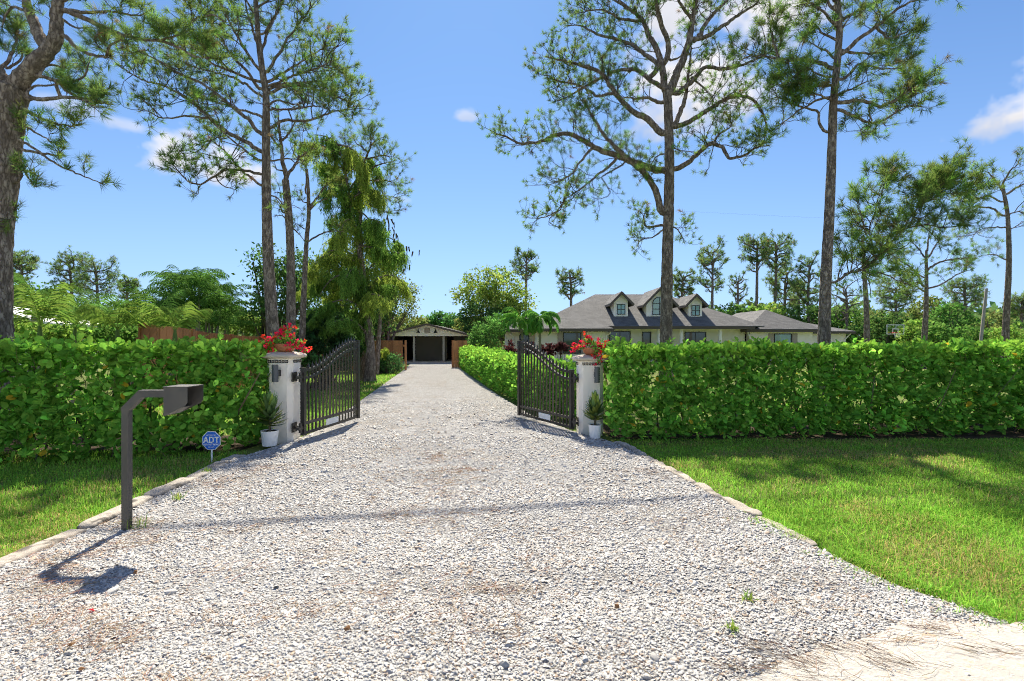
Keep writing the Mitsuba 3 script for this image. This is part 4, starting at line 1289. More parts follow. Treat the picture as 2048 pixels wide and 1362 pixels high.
# tall pine right of the drive (the widest crown)
c = lambda *p: crop(p, 900, 0)
pine('slash_pine', 'tall pine with a wide open crown just right of the right gate pillar', 16.5,
     [(1334, 690), (1335, 560), (1336, 460), (1337, 342), (1336, 273), (1334, 205), (1332, 185)], .215, .13, [
         (c((1245, 1245), (1215, 1150), (1165, 1045), (1080, 965), (1000, 890), (900, 785), (840, 690), (785, 590)), .115, {'dy': -.2}),
         (c((1255, 1000), (1130, 970), (1000, 920), (860, 870), (760, 810), (660, 780), (520, 830), (420, 840), (330, 800), (262, 780)), .12, {'dy': .1, 'from': .4}),
         (c((1255, 780), (1160, 700), (1070, 650), (980, 560), (930, 490), (890, 430), (800, 390), (640, 350), (560, 330)), .11, {'dy': -.1}),
         (c((950, 545), (870, 565), (800, 520), (730, 490), (660, 480), (560, 440), (500, 430)), .05),
         (c((1240, 600), (1160, 575), (1080, 575), (985, 570)), .065),
         (c((1225, 500), (1160, 460), (1080, 405), (1000, 410), (900, 450), (790, 505), (700, 560), (600, 600)), .075),
         (c((1215, 385), (1140, 320), (1060, 260), (960, 225), (860, 200), (760, 150), (680, 150)), .08),
         (c((1265, 540), (1245, 420), (1215, 300), (1160, 200), (1130, 120), (1060, 60), (990, 0), (940, -80)), .12, {'dy': .3}),
         (c((1240, 380), (1280, 290), (1225, 110), (1205, 0), (1190, -120), (1160, -220)), .10, {'dy': -.3}),
         (c((1290, 350), (1390, 290)), .05, {'dens': .3}),
         (c((1280, 545), (1320, 450), (1370, 330), (1400, 240), (1420, 110), (1440, 0), (1450, -140), (1440, -260)), .14, {'dy': .1}),
         (c((1300, 745), (1345, 660), (1380, 560), (1390, 460), (1405, 340), (1412, 250)), .085, {'dens': .5}),
         (c((1300, 995), (1380, 960), (1450, 900), (1530, 840), (1590, 860), (1640, 930), (1720, 910), (1800, 860), (1870, 850)), .09, {'dy': -.3}),
         (c((1520, 850), (1570, 790), (1640, 740), (1660, 690)), .04),
         (c((1310, 745), (1400, 710), (1500, 650), (1600, 590), (1690, 558), (1765, 580), (1820, 650), (1850, 740), (1840, 840)), .085, {'dy': .25}),
         (c((1320, 545), (1420, 470), (1500, 390), (1600, 405), (1700, 385), (1800, 340), (1880, 300)), .085, {'dy': -.25}),
         (c((1400, 240), (1480, 220), (1600, 150), (1700, 80), (1790, 20), (1850, -80)), .08),
         (c((1425, 235), (1500, 130), (1560, 60), (1640, -20), (1680, -120)), .08, {'dy': .4}),
         (c((1410, 455), (1490, 520), (1540, 590)), .04),
         (c((1430, 130), (1360, 40), (1310, -60), (1290, -200)), .06),
         (c((1130, 120), (1000, 110), (900, 60), (800, 60), (740, 20)), .05),
         (c((1060, 60), (960, 0), (860, -60), (800, -120)), .045),
         (c((965, 940), (870, 1020), (770, 1100), (670, 1170)), .05, {'from': .45}),
         (c((830, 870), (760, 950), (720, 1010), (640, 1060), (565, 1085)), .045, {'from': .4}),
         (c((655, 1205), (600, 1250), (540, 1275), (440, 1270)), .022, {'from': .1, 'len': .7, 'dy': .3}),
         (c((640, 1180), (655, 1205), (580, 1290), (640, 1330)), .02, {'from': .3, 'len': .6}),
         (c((1020, 950), (930, 1010), (890, 1035), (935, 1125), (880, 1165), (825, 1150)), .028, {'dens': .4, 'bare': 1, 'from': .6}),
         (c((1250, 1320), (1150, 1330), (1130, 1270), (1150, 1235)), .05, {'len': .6}),
         (c((1245, 1340), (1180, 1390), (1120, 1400), (1095, 1440)), .03, {'len': .8}),
         (c((1310, 1330), (1350, 1370), (1370, 1420)), .025, {'len': .5}),
         (c((1240, 900), (1190, 940), (1160, 990), (1080, 1030)), .02, {'len': .5}),
         (c((1270, 850), (1360, 880), (1440, 890)), .02, {'len': .7})], 101, dens=7.2, tuft=(24, .18, .0145), leafy=.95, dead=.03)

# second tall pine, right
c = lambda *p: crop(p, 1348, 0)
pine('slash_pine', 'tall straight pine behind the right hedge, its low limb reaching over to the right', 12.5,
     [(1652, 690), (1653, 560), (1656, 460), (1659, 308), (1661, 222), (1666, 164), (1671, 113), (1675, 60), (1668, -40), (1664, -130)], .155, .05, [
         (c((915, 395), (850, 370), (760, 350), (690, 350), (640, 370), (600, 300), (570, 190), (555, 90)), .055, {'dy': .3}),
         (c((690, 352), (560, 330), (440, 330), (350, 400)), .03),
         (c((680, 372), (640, 430), (582, 475)), .018, {'bare': 1, 'dens': .2}),
         (c((880, 765), (855, 720), (850, 660), (800, 640), (700, 610), (600, 570), (530, 590)), .035),
         (c((905, 570), (830, 590), (760, 630), (660, 700), (600, 740)), .03),
         (c((910, 500), (800, 500), (720, 480), (640, 520)), .03),
         (c((970, 320), (1080, 230), (1180, 160), (1280, 80), (1380, 10), (1480, -10), (1560, 0)), .055, {'dy': -.15, 'dens': .8}),
         (c((975, 290), (1080, 310), (1200, 310), (1300, 280), (1400, 255)), .035),
         (c((1200, 170), (1260, 230), (1330, 200), (1420, 160)), .03),
         (c((965, 465), (1040, 420), (1080, 370), (1200, 400), (1330, 400)), .035),
         (c((950, 600), (1100, 590), (1200, 620), (1290, 590), (1380, 520), (1500, 430)), .05, {'dy': .3}),
         (c((955, 640), (1050, 680), (1150, 720), (1230, 700), (1330, 640), (1450, 600)), .04),
         (c((1140, 640), (1160, 700), (1090, 770), (1110, 810)), .02),
         (c((950, 150), (870, 60), (800, 20), (720, 40)), .04),
         (c((960, 130), (1100, 50), (1160, 20), (1250, -20)), .04),
         (c((940, 60), (860, -60), (800, -120)), .04), (c((940, 40), (1020, -80), (1100, -160)), .04), (c((930, 0), (930, -160), (960, -300)), .05, {'dy': .1}),
         (c((960, 230), (880, 200), (820, 140), (760, 130)), .03), (c((950, 340), (880, 290), (790, 250)), .03),
         (c((960, 200), (1020, 120), (1060, 60)), .03),
         (c((920, 450), (860, 440), (800, 410), (740, 420)), .025, {'dy': -.8}),
         (c((940, 560), (1000, 540), (1080, 500), (1160, 470)), .025, {'dy': -.8}),
         (c((930, 590), (860, 560), (780, 560)), .025, {'dy': -1.0}),
         # the low limb reaching right
         ([(1664, 566), (1692, 548), (1722, 540), (1760, 508), (1800, 462), (1836, 415), (1872, 378), (1900, 332)], .030, {'dy': .35, 'from': .05, 'len': 1.05, 'dens': 3.0}),
         ([(1752, 515), (1740, 470), (1752, 420), (1762, 372), (1790, 345)], .016, {'dy': .5, 'dens': 2.0, 'from': .1}),
         ([(1800, 462), (1850, 450), (1890, 455), (1935, 450)], .014, {'dy': -.4, 'dens': 2.0, 'from': .1}),
         ([(1836, 415), (1890, 388), (1930, 385), (1965, 372)], .014, {'dy': .5, 'dens': 2.0, 'from': .1}),
         ([(1722, 540), (1760, 546), (1796, 560), (1826, 574)], .018, {'dy': .4, 'len': .7}),
         ([(1740, 480), (1725, 440), (1715, 410)], .014, {'dy': -.3}),
         ([(1700, 548), (1705, 520), (1700, 495)], .012, {'len': .7, 'from': .2})], 102, dens=6.5, tuft=(27, .22, .0130), shoot=(.35, .95))

# tall pine left of the drive
c = lambda *p: crop(p, 0, 0)
pine('slash_pine', 'tall pine with upswept fan of branches behind the left pillar', 14.0,
     [(547, 690), (541, 560), (538, 460), (535, 308), (533, 191), (526, 150), (519, 103), (513, 51), (509, 0), (506, -60)], .185, .05, [
         (c((1540, 885), (1440, 830), (1340, 780), (1230, 690), (1100, 580), (1040, 540), (950, 500), (870, 480), (800, 450), (690, 380)), .06, {'dy': .15}),
         (c((1540, 785), (1440, 690), (1330, 600), (1200, 500), (1050, 430), (900, 340), (790, 290)), .055, {'dy': -.2}),
         (c((1535, 940), (1400, 850), (1300, 770), (1240, 700)), .035),
         (c((1540, 1020), (1450, 1000), (1330, 995), (1240, 1040), (1160, 1080), (1110, 1070), (1060, 1020), (985, 950)), .04, {'from': .55, 'len': .8}),
         (c((1160, 1085), (1160, 1130), (1130, 1150)), .012, {'len': .4}),
         (c((1330, 1100), (1370, 1110), (1340, 1160)), .012, {'len': .5, 'from': .1}),
         (c((1535, 685), (1400, 640), (1280, 600), (1200, 580), (1100, 560)), .035),
         (c((1540, 1085), (1470, 1040), (1380, 960), (1300, 870), (1220, 830), (1110, 850)), .035),
         (c((1210, 690), (1100, 680), (950, 690), (860, 650), (800, 620)), .03),
         (c((1590, 745), (1680, 700), (1770, 710), (1850, 690), (2000, 640), (2110, 620)), .045),
         (c((1580, 545), (1640, 510), (1740, 500), (1850, 520), (1960, 560), (2060, 600)), .045, {'dy': -.3}),
         (c((1560, 525), (1630, 500), (1800, 480), (1900, 470), (2010, 420)), .04, {'dy': .5}),
         (c((1590, 940), (1700, 930), (1800, 940)), .025, {'dens': .5}),
         (c((1600, 1145), (1660, 1200), (1700, 1260)), .02, {'bare': 1, 'dens': .2}),
         (c((1540, 525), (1450, 420), (1360, 330), (1280, 200), (1200, 90), (1130, 0)), .045, {'dy': .3}),
         (c((1535, 430), (1420, 260), (1330, 100), (1290, 0), (1260, -100)), .045, {'dy': -.4}),
         (c((1530, 330), (1480, 180), (1440, 40), (1420, -90)), .04, {'dy': .6}),
         (c((1525, 310), (1570, 180), (1640, 40), (1680, -80)), .04, {'dy': .5}),
         (c((1540, 430), (1620, 330), (1700, 200), (1790, 90), (1840, 20)), .045, {'dy': -.2}),
         (c((1550, 480), (1700, 400), (1830, 320), (1930, 260)), .04, {'dy': .2}),
         (c((1560, 500), (1720, 440), (1880, 390), (1970, 350)), .035, {'dy': -.6}),
         (c((1530, 480), (1380, 430), (1260, 380), (1150, 300), (1060, 200)), .04, {'dy': -.6}),
         (c((1530, 560), (1420, 480), (1280, 430), (1160, 400), (1010, 330)), .035, {'dy': .7}),
         (c((1520, 200), (1600, 100), (1650, -30)), .03, {'dy': -.8}), (c((1500, 100), (1440, 0), (1400, -100)), .03, {'dy': -.7}),
         (c((1495, 40), (1520, -60), (1540, -160)), .03), (c((1500, 60), (1590, -20), (1620, -120)), .03),
         (c((1560, 620), (1640, 590), (1720, 610), (1800, 590)), .028, {'dy': .8}),
         (c((1580, 640), (1700, 640), (1840, 620), (1940, 650)), .028, {'dy': -.8})], 103, dens=6.0, tuft=(26, .19, .0135))

# thick old pine at the left edge
pine('slash_pine', 'thick old pine with flaky bark and a forked trunk at the left edge', 8.6,
     [(-2, 690), (-6, 600), (-11, 460), (-4, 330), (3, 250), (12, 200), (22, 172)], .27, .21, [
         (c((40, 540), (120, 470), (210, 370), (290, 285), (330, 200), (330, 110), (345, 0), (360, -120), (350, -300)), .165, {'dy': -.05, 'dens': .5, 'from': .55}),
         (c((290, 285), (240, 230), (200, 130), (165, 50), (150, -80), (140, -260)), .10, {'dy': .2, 'dens': .5}),
         (c((30, 500), (-20, 420), (-60, 330), (-100, 200), (-140, 50)), .13, {'dy': .1}),
         (c((120, 565), (280, 580), (400, 568), (520, 592), (650, 608)), .04, {'from': .5, 'len': .55}),
         (c((400, 568), (470, 580), (540, 620)), .018, {'len': .4, 'bare': 1}),
         (c((110, 625), (200, 670), (320, 720), (420, 740), (480, 720)), .03, {'from': .5, 'len': .6}),
         (c((360, 205), (440, 270), (540, 320), (620, 330), (650, 260), (760, 240)), .035, {'from': .35, 'len': .7}),
         (c((380, 65), (520, 120), (650, 180), (780, 220), (930, 235), (1060, 200), (1130, 170)), .045, {'dy': -.15, 'from': .5, 'len': .75}),
         (c((370, 60), (520, 70), (680, 70), (800, 90), (880, 60)), .03, {'dy': .3}),
         (c((930, 235), (1050, 280), (1150, 330), (1260, 340)), .02, {'dy': -.2, 'len': .8, 'from': .1, 'dens': 1.6}),
         (c((1060, 200), (1150, 110), (1250, 90), (1320, 150)), .02, {'dy': .2, 'len': .8, 'from': .1, 'dens': 1.8}),
         (c((330, 470), (420, 480), (500, 430), (520, 335)), .025, {'len': .6, 'from': .4}),
         (c((200, 440), (330, 470), (400, 540), (470, 572), (620, 530)), .03, {'len': .5, 'from': .5}),
         (c((80, 865), (150, 882), (220, 892), (385, 915)), .03, {'bare': 1, 'dens': .15, 'from': .7, 'len': .3}),
         (c((60, 992), (150, 1000), (212, 1020)), .035, {'bare': 1, 'dens': .1, 'len': .2}),
         (c((30, 1075), (90, 1060), (125, 1010), (90, 960)), .045, {'bare': 1, 'dens': .1, 'len': .2}),
         (c((80, 815), (200, 870), (330, 960), (440, 1010), (560, 1060), (600, 1080)), .018, {'from': .6, 'len': .4, 'dens': .4}),
         (c((90, 720), (200, 770), (300, 830)), .018, {'len': .5}),
         (c((150, 1010), (180, 1060), (215, 1095)), .012, {'bare': 1, 'dens': .1, 'len': .1}),
         (c((0, 1200), (60, 1250), (110, 1275)), .012, {'len': .35, 'from': .4}),
         (c((-20, 420), (60, 330), (100, 230), (60, 150)), .03, {'dy': .5, 'len': .8, 'dens': 1.4}),
         (c((40, 400), (130, 330), (100, 280)), .02, {'dy': .7, 'len': .7, 'dens': 1.6}),
         (c((150, 60), (80, 40), (30, 100), (10, 180)), .025, {'dy': .2, 'dens': 1.4}),
         (c((330, 30), (440, -20), (560, -30), (700, -20)), .03, {'dy': -.2}),
         (c((330, 90), (420, 150), (500, 160)), .02, {'dy': .9, 'len': .8}),
         (c((240, 420), (300, 380), (400, 400), (470, 380)), .02, {'dy': .9, 'len': .8}),
         (c((160, 545), (220, 500), (300, 500), (380, 480)), .02, {'dy': .9, 'len': .7})], 104, dens=5.0, tuft=(28, .18, .0095), shoot=(.25, .65), sides=36, step=.06)

# slimmer pines beside it
c = lambda *p: crop(p, 480, 240, 2.837)
pine('slash_pine', 'slender forked pine just right of the pine with the upswept fan of branches', 17.0,
     [(583, 690), (580, 560), (575, 420), (571, 360)], .17, .11, [
         (c((260, 330), (245, 250), (235, 160), (225, 60), (215, -80)), .08, {'from': .4}), (c((262, 330), (300, 270), (330, 220), (340, 130)), .06),
         (c((255, 290), (215, 280), (190, 260)), .03), (c((255, 530), (215, 460), (190, 430)), .03, {'bare': 1, 'dens': .3}), (c((250, 415), (215, 410), (190, 415)), .02, {'bare': 1, 'dens': .2}),
         (c((265, 560), (230, 540), (200, 545)), .025, {'len': .5}), (c((280, 590), (330, 640), (370, 690)), .025, {'len': .5}), (c((235, 160), (180, 100), (150, 40)), .04), (c((230, 120), (290, 60), (320, -20)), .04),
         (c((330, 220), (390, 180), (440, 120)), .03)], 105, dens=4.0, tuft=(26, .19, .009))
pine('slash_pine', 'thin crooked trunk with sparse leaves, third of the three trunks behind the left pillar', 18.0,
     [(603, 690), (605, 600), (612, 480), (618, 420), (615, 340)], .13, .05, [
         (c((390, 500), (440, 440), (480, 380), (560, 330)), .05), (c((395, 510), (440, 470), (500, 440)), .035), (c((375, 470), (330, 430), (305, 415)), .02, {'bare': 1, 'dens': .2}),
         (c((380, 690), (450, 650), (520, 630), (600, 640)), .035), (c((375, 420), (375, 330), (370, 250)), .03), (c((370, 620), (320, 590), (300, 600)), .02)], 106, dens=4.5, tuft=(20, .17, .014),
     color=(.2, .29, .07), shoot=(.3, .8))
pine('slash_pine', 'pine with a rounded crown standing behind the weeping tree', 21.0,
     [(727, 700), (722, 560), (720, 430), (718, 340)], .17, .09, [
         (c((680, 570), (690, 480), (760, 490), (830, 520), (900, 530)), .05), (c((685, 480), (640, 510), (570, 520)), .045), (c((680, 430), (700, 350), (780, 340), (880, 360)), .05), (c((690, 400), (720, 300), (800, 250), (880, 230)), .05),
         (c((690, 350), (700, 250), (740, 150), (740, 70)), .06), (c((740, 150), (780, 110), (825, 95)), .03), (c((690, 330), (640, 240), (600, 160), (590, 100)), .05), (c((700, 300), (620, 280), (560, 270), (500, 300)), .045),
         (c((700, 430), (800, 430), (880, 440), (910, 460)), .035), (c((720, 220), (800, 200), (860, 220)), .035), (c((690, 440), (600, 400), (540, 380)), .04), (c((720, 180), (660, 130), (640, 100)), .035)], 107, dens=4.6, tuft=(30, .22, .011))
# pines at the right edge
c = lambda *p: crop(p, 1348, 0)
pine('slash_pine', 'slim tall pine at the right edge with sparse bright branches', 22.0, [(2014, 700), (2014, 560), (2012, 440), (2004, 370)], .15, .06, [
    (c((1940, 1150), (1900, 1080), (1860, 1030), (1800, 990)), .05), (c((1915, 1100), (1960, 1010), (2010, 960), (2030, 930)), .05), (c((1940, 1140), (2000, 1100), (2070, 1070), (2150, 1060)), .05),
    (c((1925, 1260), (1860, 1220), (1780, 1210), (1680, 1215)), .05, {'from': .35}), (c((1930, 1180), (1850, 1150), (1760, 1170)), .04), (c((1940, 1330), (1880, 1330), (1800, 1340), (1740, 1400)), .03),
    (c((1950, 1520), (1880, 1490), (1790, 1500)), .03, {'len': .7}), (c((1950, 1260), (2020, 1240), (2080, 1260)), .03), (c((1955, 1350), (2010, 1320), (2060, 1290)), .025)], 108, dens=3.6, tuft=(24, .22, .014), color=(.2, .3, .08))
c = lambda *p: crop(p, 1348, 460)
pine('slash_pine', 'pale trunked pine right of the basketball hoop', 30.0, [(1847, 700), (1850, 600), (1853, 540), (1855, 500)], .19, .06, [
    (c((1465, 330), (1420, 250), (1340, 190), (1250, 160)), .07), (c((1475, 260), (1550, 190), (1640, 170), (1740, 160)), .07), (c((1480, 200), (1430, 110), (1380, 60)), .06), (c((1480, 160), (1530, 90), (1570, 40)), .06),
    (c((1470, 350), (1560, 320), (1660, 260), (1750, 230)), .06), (c((1465, 360), (1400, 320), (1330, 310)), .05), (c((1480, 120), (1490, 40), (1500, -20)), .06), (c((1475, 280), (1400, 250), (1300, 240)), .05)], 109, dens=4.0,
     tuft=(24, .26, .020), shoot=(.5, 1.4), color=(.16, .27, .075))
pine('slash_pine', 'thin dark trunk half hidden by the low pine limb, left of the basketball hoop', 26.0, [(1731, 700), (1731, 600), (1729, 520), (1728, 470)], .16, .07, [
    (c((1118, 230), (1180, 180), (1260, 150)), .05), (c((1115, 330), (1180, 290), (1240, 280)), .03, {'len': .6})],
    110, dens=4.0, tuft=(24, .24, .016))


# far pines, grown rather than traced: a bare trunk and a flat, layered crown
def far_pine(label, px, py_top, py_crown, spread, Y, seed, group=None, base_px=None, color=(.17, .27, .085), name='far_pine', bare=False):
    r = np.random.default_rng(seed)
    trunk = [((base_px if base_px is not None else px), 700), (px + r.normal() * 2, py_crown), (px, py_top + .25 * (py_crown - py_top))]
    h = py_crown - py_top
    limbs = []
    for i in range(17):
        f = (i + .5) / 17
        y = py_crown - f * h * .85
        w = spread * (.55 + .9 * f * (1.15 - f) * 1.6) * r.uniform(.5, 1.1)
        s = 1 if i % 2 else -1
        x0 = px
        limbs.append(([(x0, y), (x0 + s * w * .45, y - h * r.uniform(-.04, .16)), (x0 + s * w, y - h * r.uniform(-.02, .34))], .0045 * Y * r.uniform(.25, .45), {'len': 1.0, 'from': .35}))
    limbs.append(([(px, py_crown - h * .6), (px + r.normal() * 3, py_top)], .0045 * Y * .4, {'from': .3}))
    m = Y / 1024
    return pine(name, label, Y, trunk, .0052 * Y * .75, .0030 * Y * .6, limbs, seed, dens=6.0 / (m * 22) * (.22 if bare else 1), shoot=(spread * m * .2, spread * m * .55), tuft=(10, max(.26, Y * .0062), Y * .00085), color=color, step=.5,
                sides=8, dy=1.0, group=group, leafy=.5)


far_pine('far pine with a round top, left of two standing together beyond the palms', 140, 502, 590, 42, 52, 201)
far_pine('far pine with a broad crown beyond the palms, right of two standing together', 193, 522, 608, 52, 50, 202)
far_pine('small far pine between the broad crowned pine and the tall palm clump', 255, 556, 600, 22, 60, 203)
far_pine('far pine just right of the thick old trunk at the left edge', 40, 508, 570, 34, 40, 204)
far_pine('lone far pine with a round head above the bamboo clump', 1053, 501, 566, 30, 60, 205, base_px=1050)
far_pine('small far pine standing over the left end of the grey roof', 1141, 540, 604, 28, 62, 206)
far_pine('far pine with spread limbs between the right dormer and the slim pair', 1424, 490, 590, 36, 58, 207)
far_pine('slim far pine behind the house, left of a close pair', 1514, 470, 545, 32, 60, 208, base_px=1513)
far_pine('slim far pine behind the house, right of a close pair', 1552, 475, 550, 36, 62, 209, base_px=1538)
far_pine('low far pine right behind the right dormer', 1366, 545, 600, 26, 60, 210)
far_pine('bushy far pine left of the second tall trunk', 1572, 530, 640, 34, 64, 211)
far_pine('sparse far pine close to the left of the second tall trunk', 1618, 515, 630, 34, 60, 212)
far_pine('thin sparse far pine over the middle of the right roof', 1475, 548, 615, 22, 58, 213, bare=True)
far_pine('far pine with bare spreading limbs right of the second tall trunk', 1690, 560, 640, 40, 50, 214, bare=True)
far_pine('wide topped far pine above the basketball hoop', 1790, 572, 630, 48, 58, 215)
far_pine('far pine near the leaning grey pole', 1930, 560, 620, 46, 55, 216)
far_pine('far pine at the right edge, cut by the frame', 2046, 590, 640, 34, 55, 217)
far_pine('small far pine over the ridge of the right roof', 1596, 560, 625, 24, 68, 218)
# ---------------------------------------------------------------- leafy trees and shrubs
QUAD_V = np.array([[0, 0, 0], [-.30, .45, .06], [0, .5, -.03], [.30, .45, .06], [0, 1, 0]])
QUAD_F = np.array([[0, 2, 1], [0, 3, 2], [1, 2, 4], [2, 3, 4]])
CARD_V = np.array([[0, 0, 0], [-.32, .5, .07], [.32, .5, .07], [0, 1, -.05]])
CARD_F = np.array([[0, 2, 1], [1, 2, 3]])


def leafy(name, label, base, blobs, leaf, count, color, seed, category='tree', lite=True, droop=0.0, clump=.34, trunk=.0, shell=.55, group=None, stems=7):
    """base: foot of the tree; blobs: [(centre, radii)]; leaves gather in clumps near the outside of the blobs."""
    r = np.random.default_rng(seed)
    key = thing(name, label, category, group)
    base = np.asarray(base, float)
    B = [(np.asarray(c, float), np.asarray(q, float)) for c, q in blobs]
    vol = np.array([np.prod(q) ** .75 for c, q in B])
    nc = max(12, int(count / 26))
    which = r.choice(len(B), nc, p=vol / vol.sum())
    dirs = unit(r.normal(size=(nc, 3)))
    rad = (shell + (1 - shell) * r.random(nc)) ** .6
    cc = np.array([B[w][0] for w in which]) + dirs * rad[:, None] * np.array([B[w][1] for w in which])
    cc = cc * [1, 1, 0] + np.maximum(cc[:, 2], base[2] + .12)[:, None] * [0, 0, 1]
    cs = clump * np.mean([q.mean() for c, q in B]) * r.uniform(.5, 1.3, nc)
    k = count
    w = r.integers(0, nc, k)
    P = cc[w] + r.normal(size=(k, 3)) * cs[w][:, None] * [.6, .6, .42]
    P[:, 2] = np.maximum(P[:, 2], base[2] + .05)
    D = unit((P - cc[w]) / cs[w][:, None] * .6 + r.normal(size=(k, 3)) * .7 + [0, 0, .1 - droop])
    R = frame_of(D, roll=r.normal(size=(k, 3)) * .6 + [0, 0, 0], rng=r)
    tone = np.exp(r.normal(size=nc) * .22)[w][:, None]
    col = np.clip(hsv_jit(r, color, k, .16, .08) * tone, .004, .6)
    mb = MB()
    mb.stamp(*((CARD_V, CARD_F) if lite else (QUAD_V, QUAD_F)), R * (leaf * r.uniform(.6, 1.25, k))[:, None, None], P, col)
    part(key, 'crown', mb, 'm_leaf', not lite, kind='stuff')
    mb = MB()
    sel = r.choice(nc, min(nc, stems * 6), replace=False)
    bs = base + r.normal(size=(len(sel), 3)) * [.08, .08, 0] * (1 + stems * .15)
    top = cc[sel]
    mid = bs * .45 + top * .55 + r.normal(size=(len(sel), 3)) * .12 * cs.mean() - [0, 0, .05]
    mid[:, :2] = bs[:, :2] * .6 + top[:, :2] * .4
    t0 = trunk or .03
    mb.tubes(np.stack([bs, (bs + mid) / 2, mid, (mid + top) / 2 + r.normal(size=(len(sel), 3)) * .05, top], 1), np.array([t0, t0 * .7, t0 * .5, t0 * .33, t0 * .15]) * r.uniform(.5, 1.1, (len(sel), 1)), 5,
             hsv_jit(r, (.11, .09, .07), len(sel), .2), cap=False)
    if trunk:
        h = min(q[2] for q, s in B)
        mb.tubes([[base - [0, 0, .1], base * [1, 1, 0] + [0, 0, (base[2] + h) / 2], base * [1, 1, 0] + [0, 0, h]]], [[trunk * 1.2, trunk, trunk * .7]], 9, [[.11, .09, .07]])
    part(key, 'trunk' if trunk else 'stems', mb, 'm_wood', True)
    return key


def blob(px, py, Y, rx, ry, rz=None):
    """A lump of a crown: centre and half sizes measured on the photograph at the depth Y."""
    s = Y / 1024
    return at(px, py, Y), (rx * s, rz or (rx + ry) / 2 * s, ry * s)


def foot(px, Y):
    return np.array([(px - 1024) / 1024 * Y, Y, GZ])


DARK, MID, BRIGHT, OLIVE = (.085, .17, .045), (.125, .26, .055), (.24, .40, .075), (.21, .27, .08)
# left middle ground
leafy('broadleaf_tree', 'dark open broadleaf tree left of and behind the three tall trunks', foot(545, 24), [blob(530, 530, 24, 24, 36), blob(560, 580, 24, 48, 60), blob(525, 620, 23, 24, 22), blob(595, 560, 25, 40, 60)], .17, 5200, DARK, 301,
      trunk=.12, lite=False, clump=.42)
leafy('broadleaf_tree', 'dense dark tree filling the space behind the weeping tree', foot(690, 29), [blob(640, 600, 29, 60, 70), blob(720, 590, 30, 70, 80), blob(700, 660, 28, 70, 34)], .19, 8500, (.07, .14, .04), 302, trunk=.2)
leafy('broadleaf_tree', 'olive green tree right of the weeping tree, leaning towards the carport', foot(765, 32), [blob(765, 560, 32, 40, 50), blob(800, 605, 34, 34, 40), blob(765, 640, 31, 26, 26)], .16, 5500, OLIVE, 303, trunk=.12)
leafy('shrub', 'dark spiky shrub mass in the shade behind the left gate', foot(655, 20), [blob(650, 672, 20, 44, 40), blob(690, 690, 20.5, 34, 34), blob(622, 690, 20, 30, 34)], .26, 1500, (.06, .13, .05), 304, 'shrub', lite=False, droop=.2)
leafy('shrub', 'round dark green shrub in front of the left fence panel, beside the drive', foot(777, 25.5), [blob(777, 728, 25.5, 29, 20, .7), blob(762, 735, 25.3, 16, 16, .4)], .10, 3200, (.075, .17, .055), 305, 'shrub', clump=.3)
leafy('shrub', 'small yellow green bush between the pale trunk and the cedar fence', foot(762, 25.2), [blob(760, 712, 25, 12, 9), blob(768, 705, 25, 8, 6)], .12, 420, (.32, .42, .07), 306, 'shrub')
leafy('shrub', 'bright bushy shrubs beyond the end of the cedar fence', foot(500, 24), [blob(488, 650, 24, 44, 20), blob(520, 642, 25, 30, 22), blob(455, 648, 25, 22, 16)], .17, 2400, (.22, .34, .085), 307, 'shrub')
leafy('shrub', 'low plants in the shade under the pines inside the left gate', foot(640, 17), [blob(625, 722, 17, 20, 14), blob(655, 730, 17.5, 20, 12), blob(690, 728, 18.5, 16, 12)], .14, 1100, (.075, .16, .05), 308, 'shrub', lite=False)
# centre
leafy('bamboo_clump', 'tall yellowish bamboo clump right of the carport', foot(985, 44), [blob(960, 570, 44, 34, 36), blob(1000, 580, 44, 44, 44), blob(1035, 600, 44, 26, 30), blob(925, 595, 43, 18, 14), blob(985, 630, 44, 60, 50)], .24, 9000, (.27, .38, .075), 309,
      'bamboo', trunk=.05, clump=.3, stems=16)
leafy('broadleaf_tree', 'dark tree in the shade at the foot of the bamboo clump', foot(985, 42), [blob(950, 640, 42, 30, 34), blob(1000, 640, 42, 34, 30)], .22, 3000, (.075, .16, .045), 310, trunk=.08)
leafy('ornamental_tree', 'small bushy tree with white flowers behind the end of the low hedge', foot(965, 32.5), [blob(965, 668, 32.5, 24, 24), blob(980, 650, 32.5, 20, 18), blob(950, 690, 32, 20, 16), blob(985, 690, 32, 16, 14)], .15, 3000, (.125, .28, .065), 311, trunk=.05,
      lite=False)
leafy('cypress_shrub', 'smooth upright evergreen between the bamboo and the house', foot(996, 36), [blob(996, 650, 36, 15, 24)], .12, 1800, (.11, .28, .055), 312, 'shrub', shell=.8, clump=.2)
leafy('broadleaf_tree', 'distant rounded trees seen over the carport roof, left part', foot(868, 75), [blob(855, 645, 75, 22, 10), blob(880, 640, 75, 22, 13)], .45, 1600, (.1, .25, .07), 313, trunk=.2)
leafy('broadleaf_tree', 'distant rounded tree over the right slope of the carport roof', foot(905, 70), [blob(905, 643, 70, 18, 14), blob(920, 652, 70, 16, 10)], .42, 1300, (.11, .26, .075), 314, trunk=.2)
leafy('shrub', 'olive bush beside the right eave of the carport', foot(928, 46), [blob(922, 653, 46, 22, 12), blob(936, 668, 46, 14, 12)], .26, 1000, (.25, .3, .085), 315, 'shrub')
leafy('broadleaf_tree', 'olive hedge of trees left of the carport roof', foot(815, 48), [blob(800, 650, 48, 34, 16), blob(838, 645, 50, 16, 10)], .28, 1500, OLIVE, 316, trunk=.1)
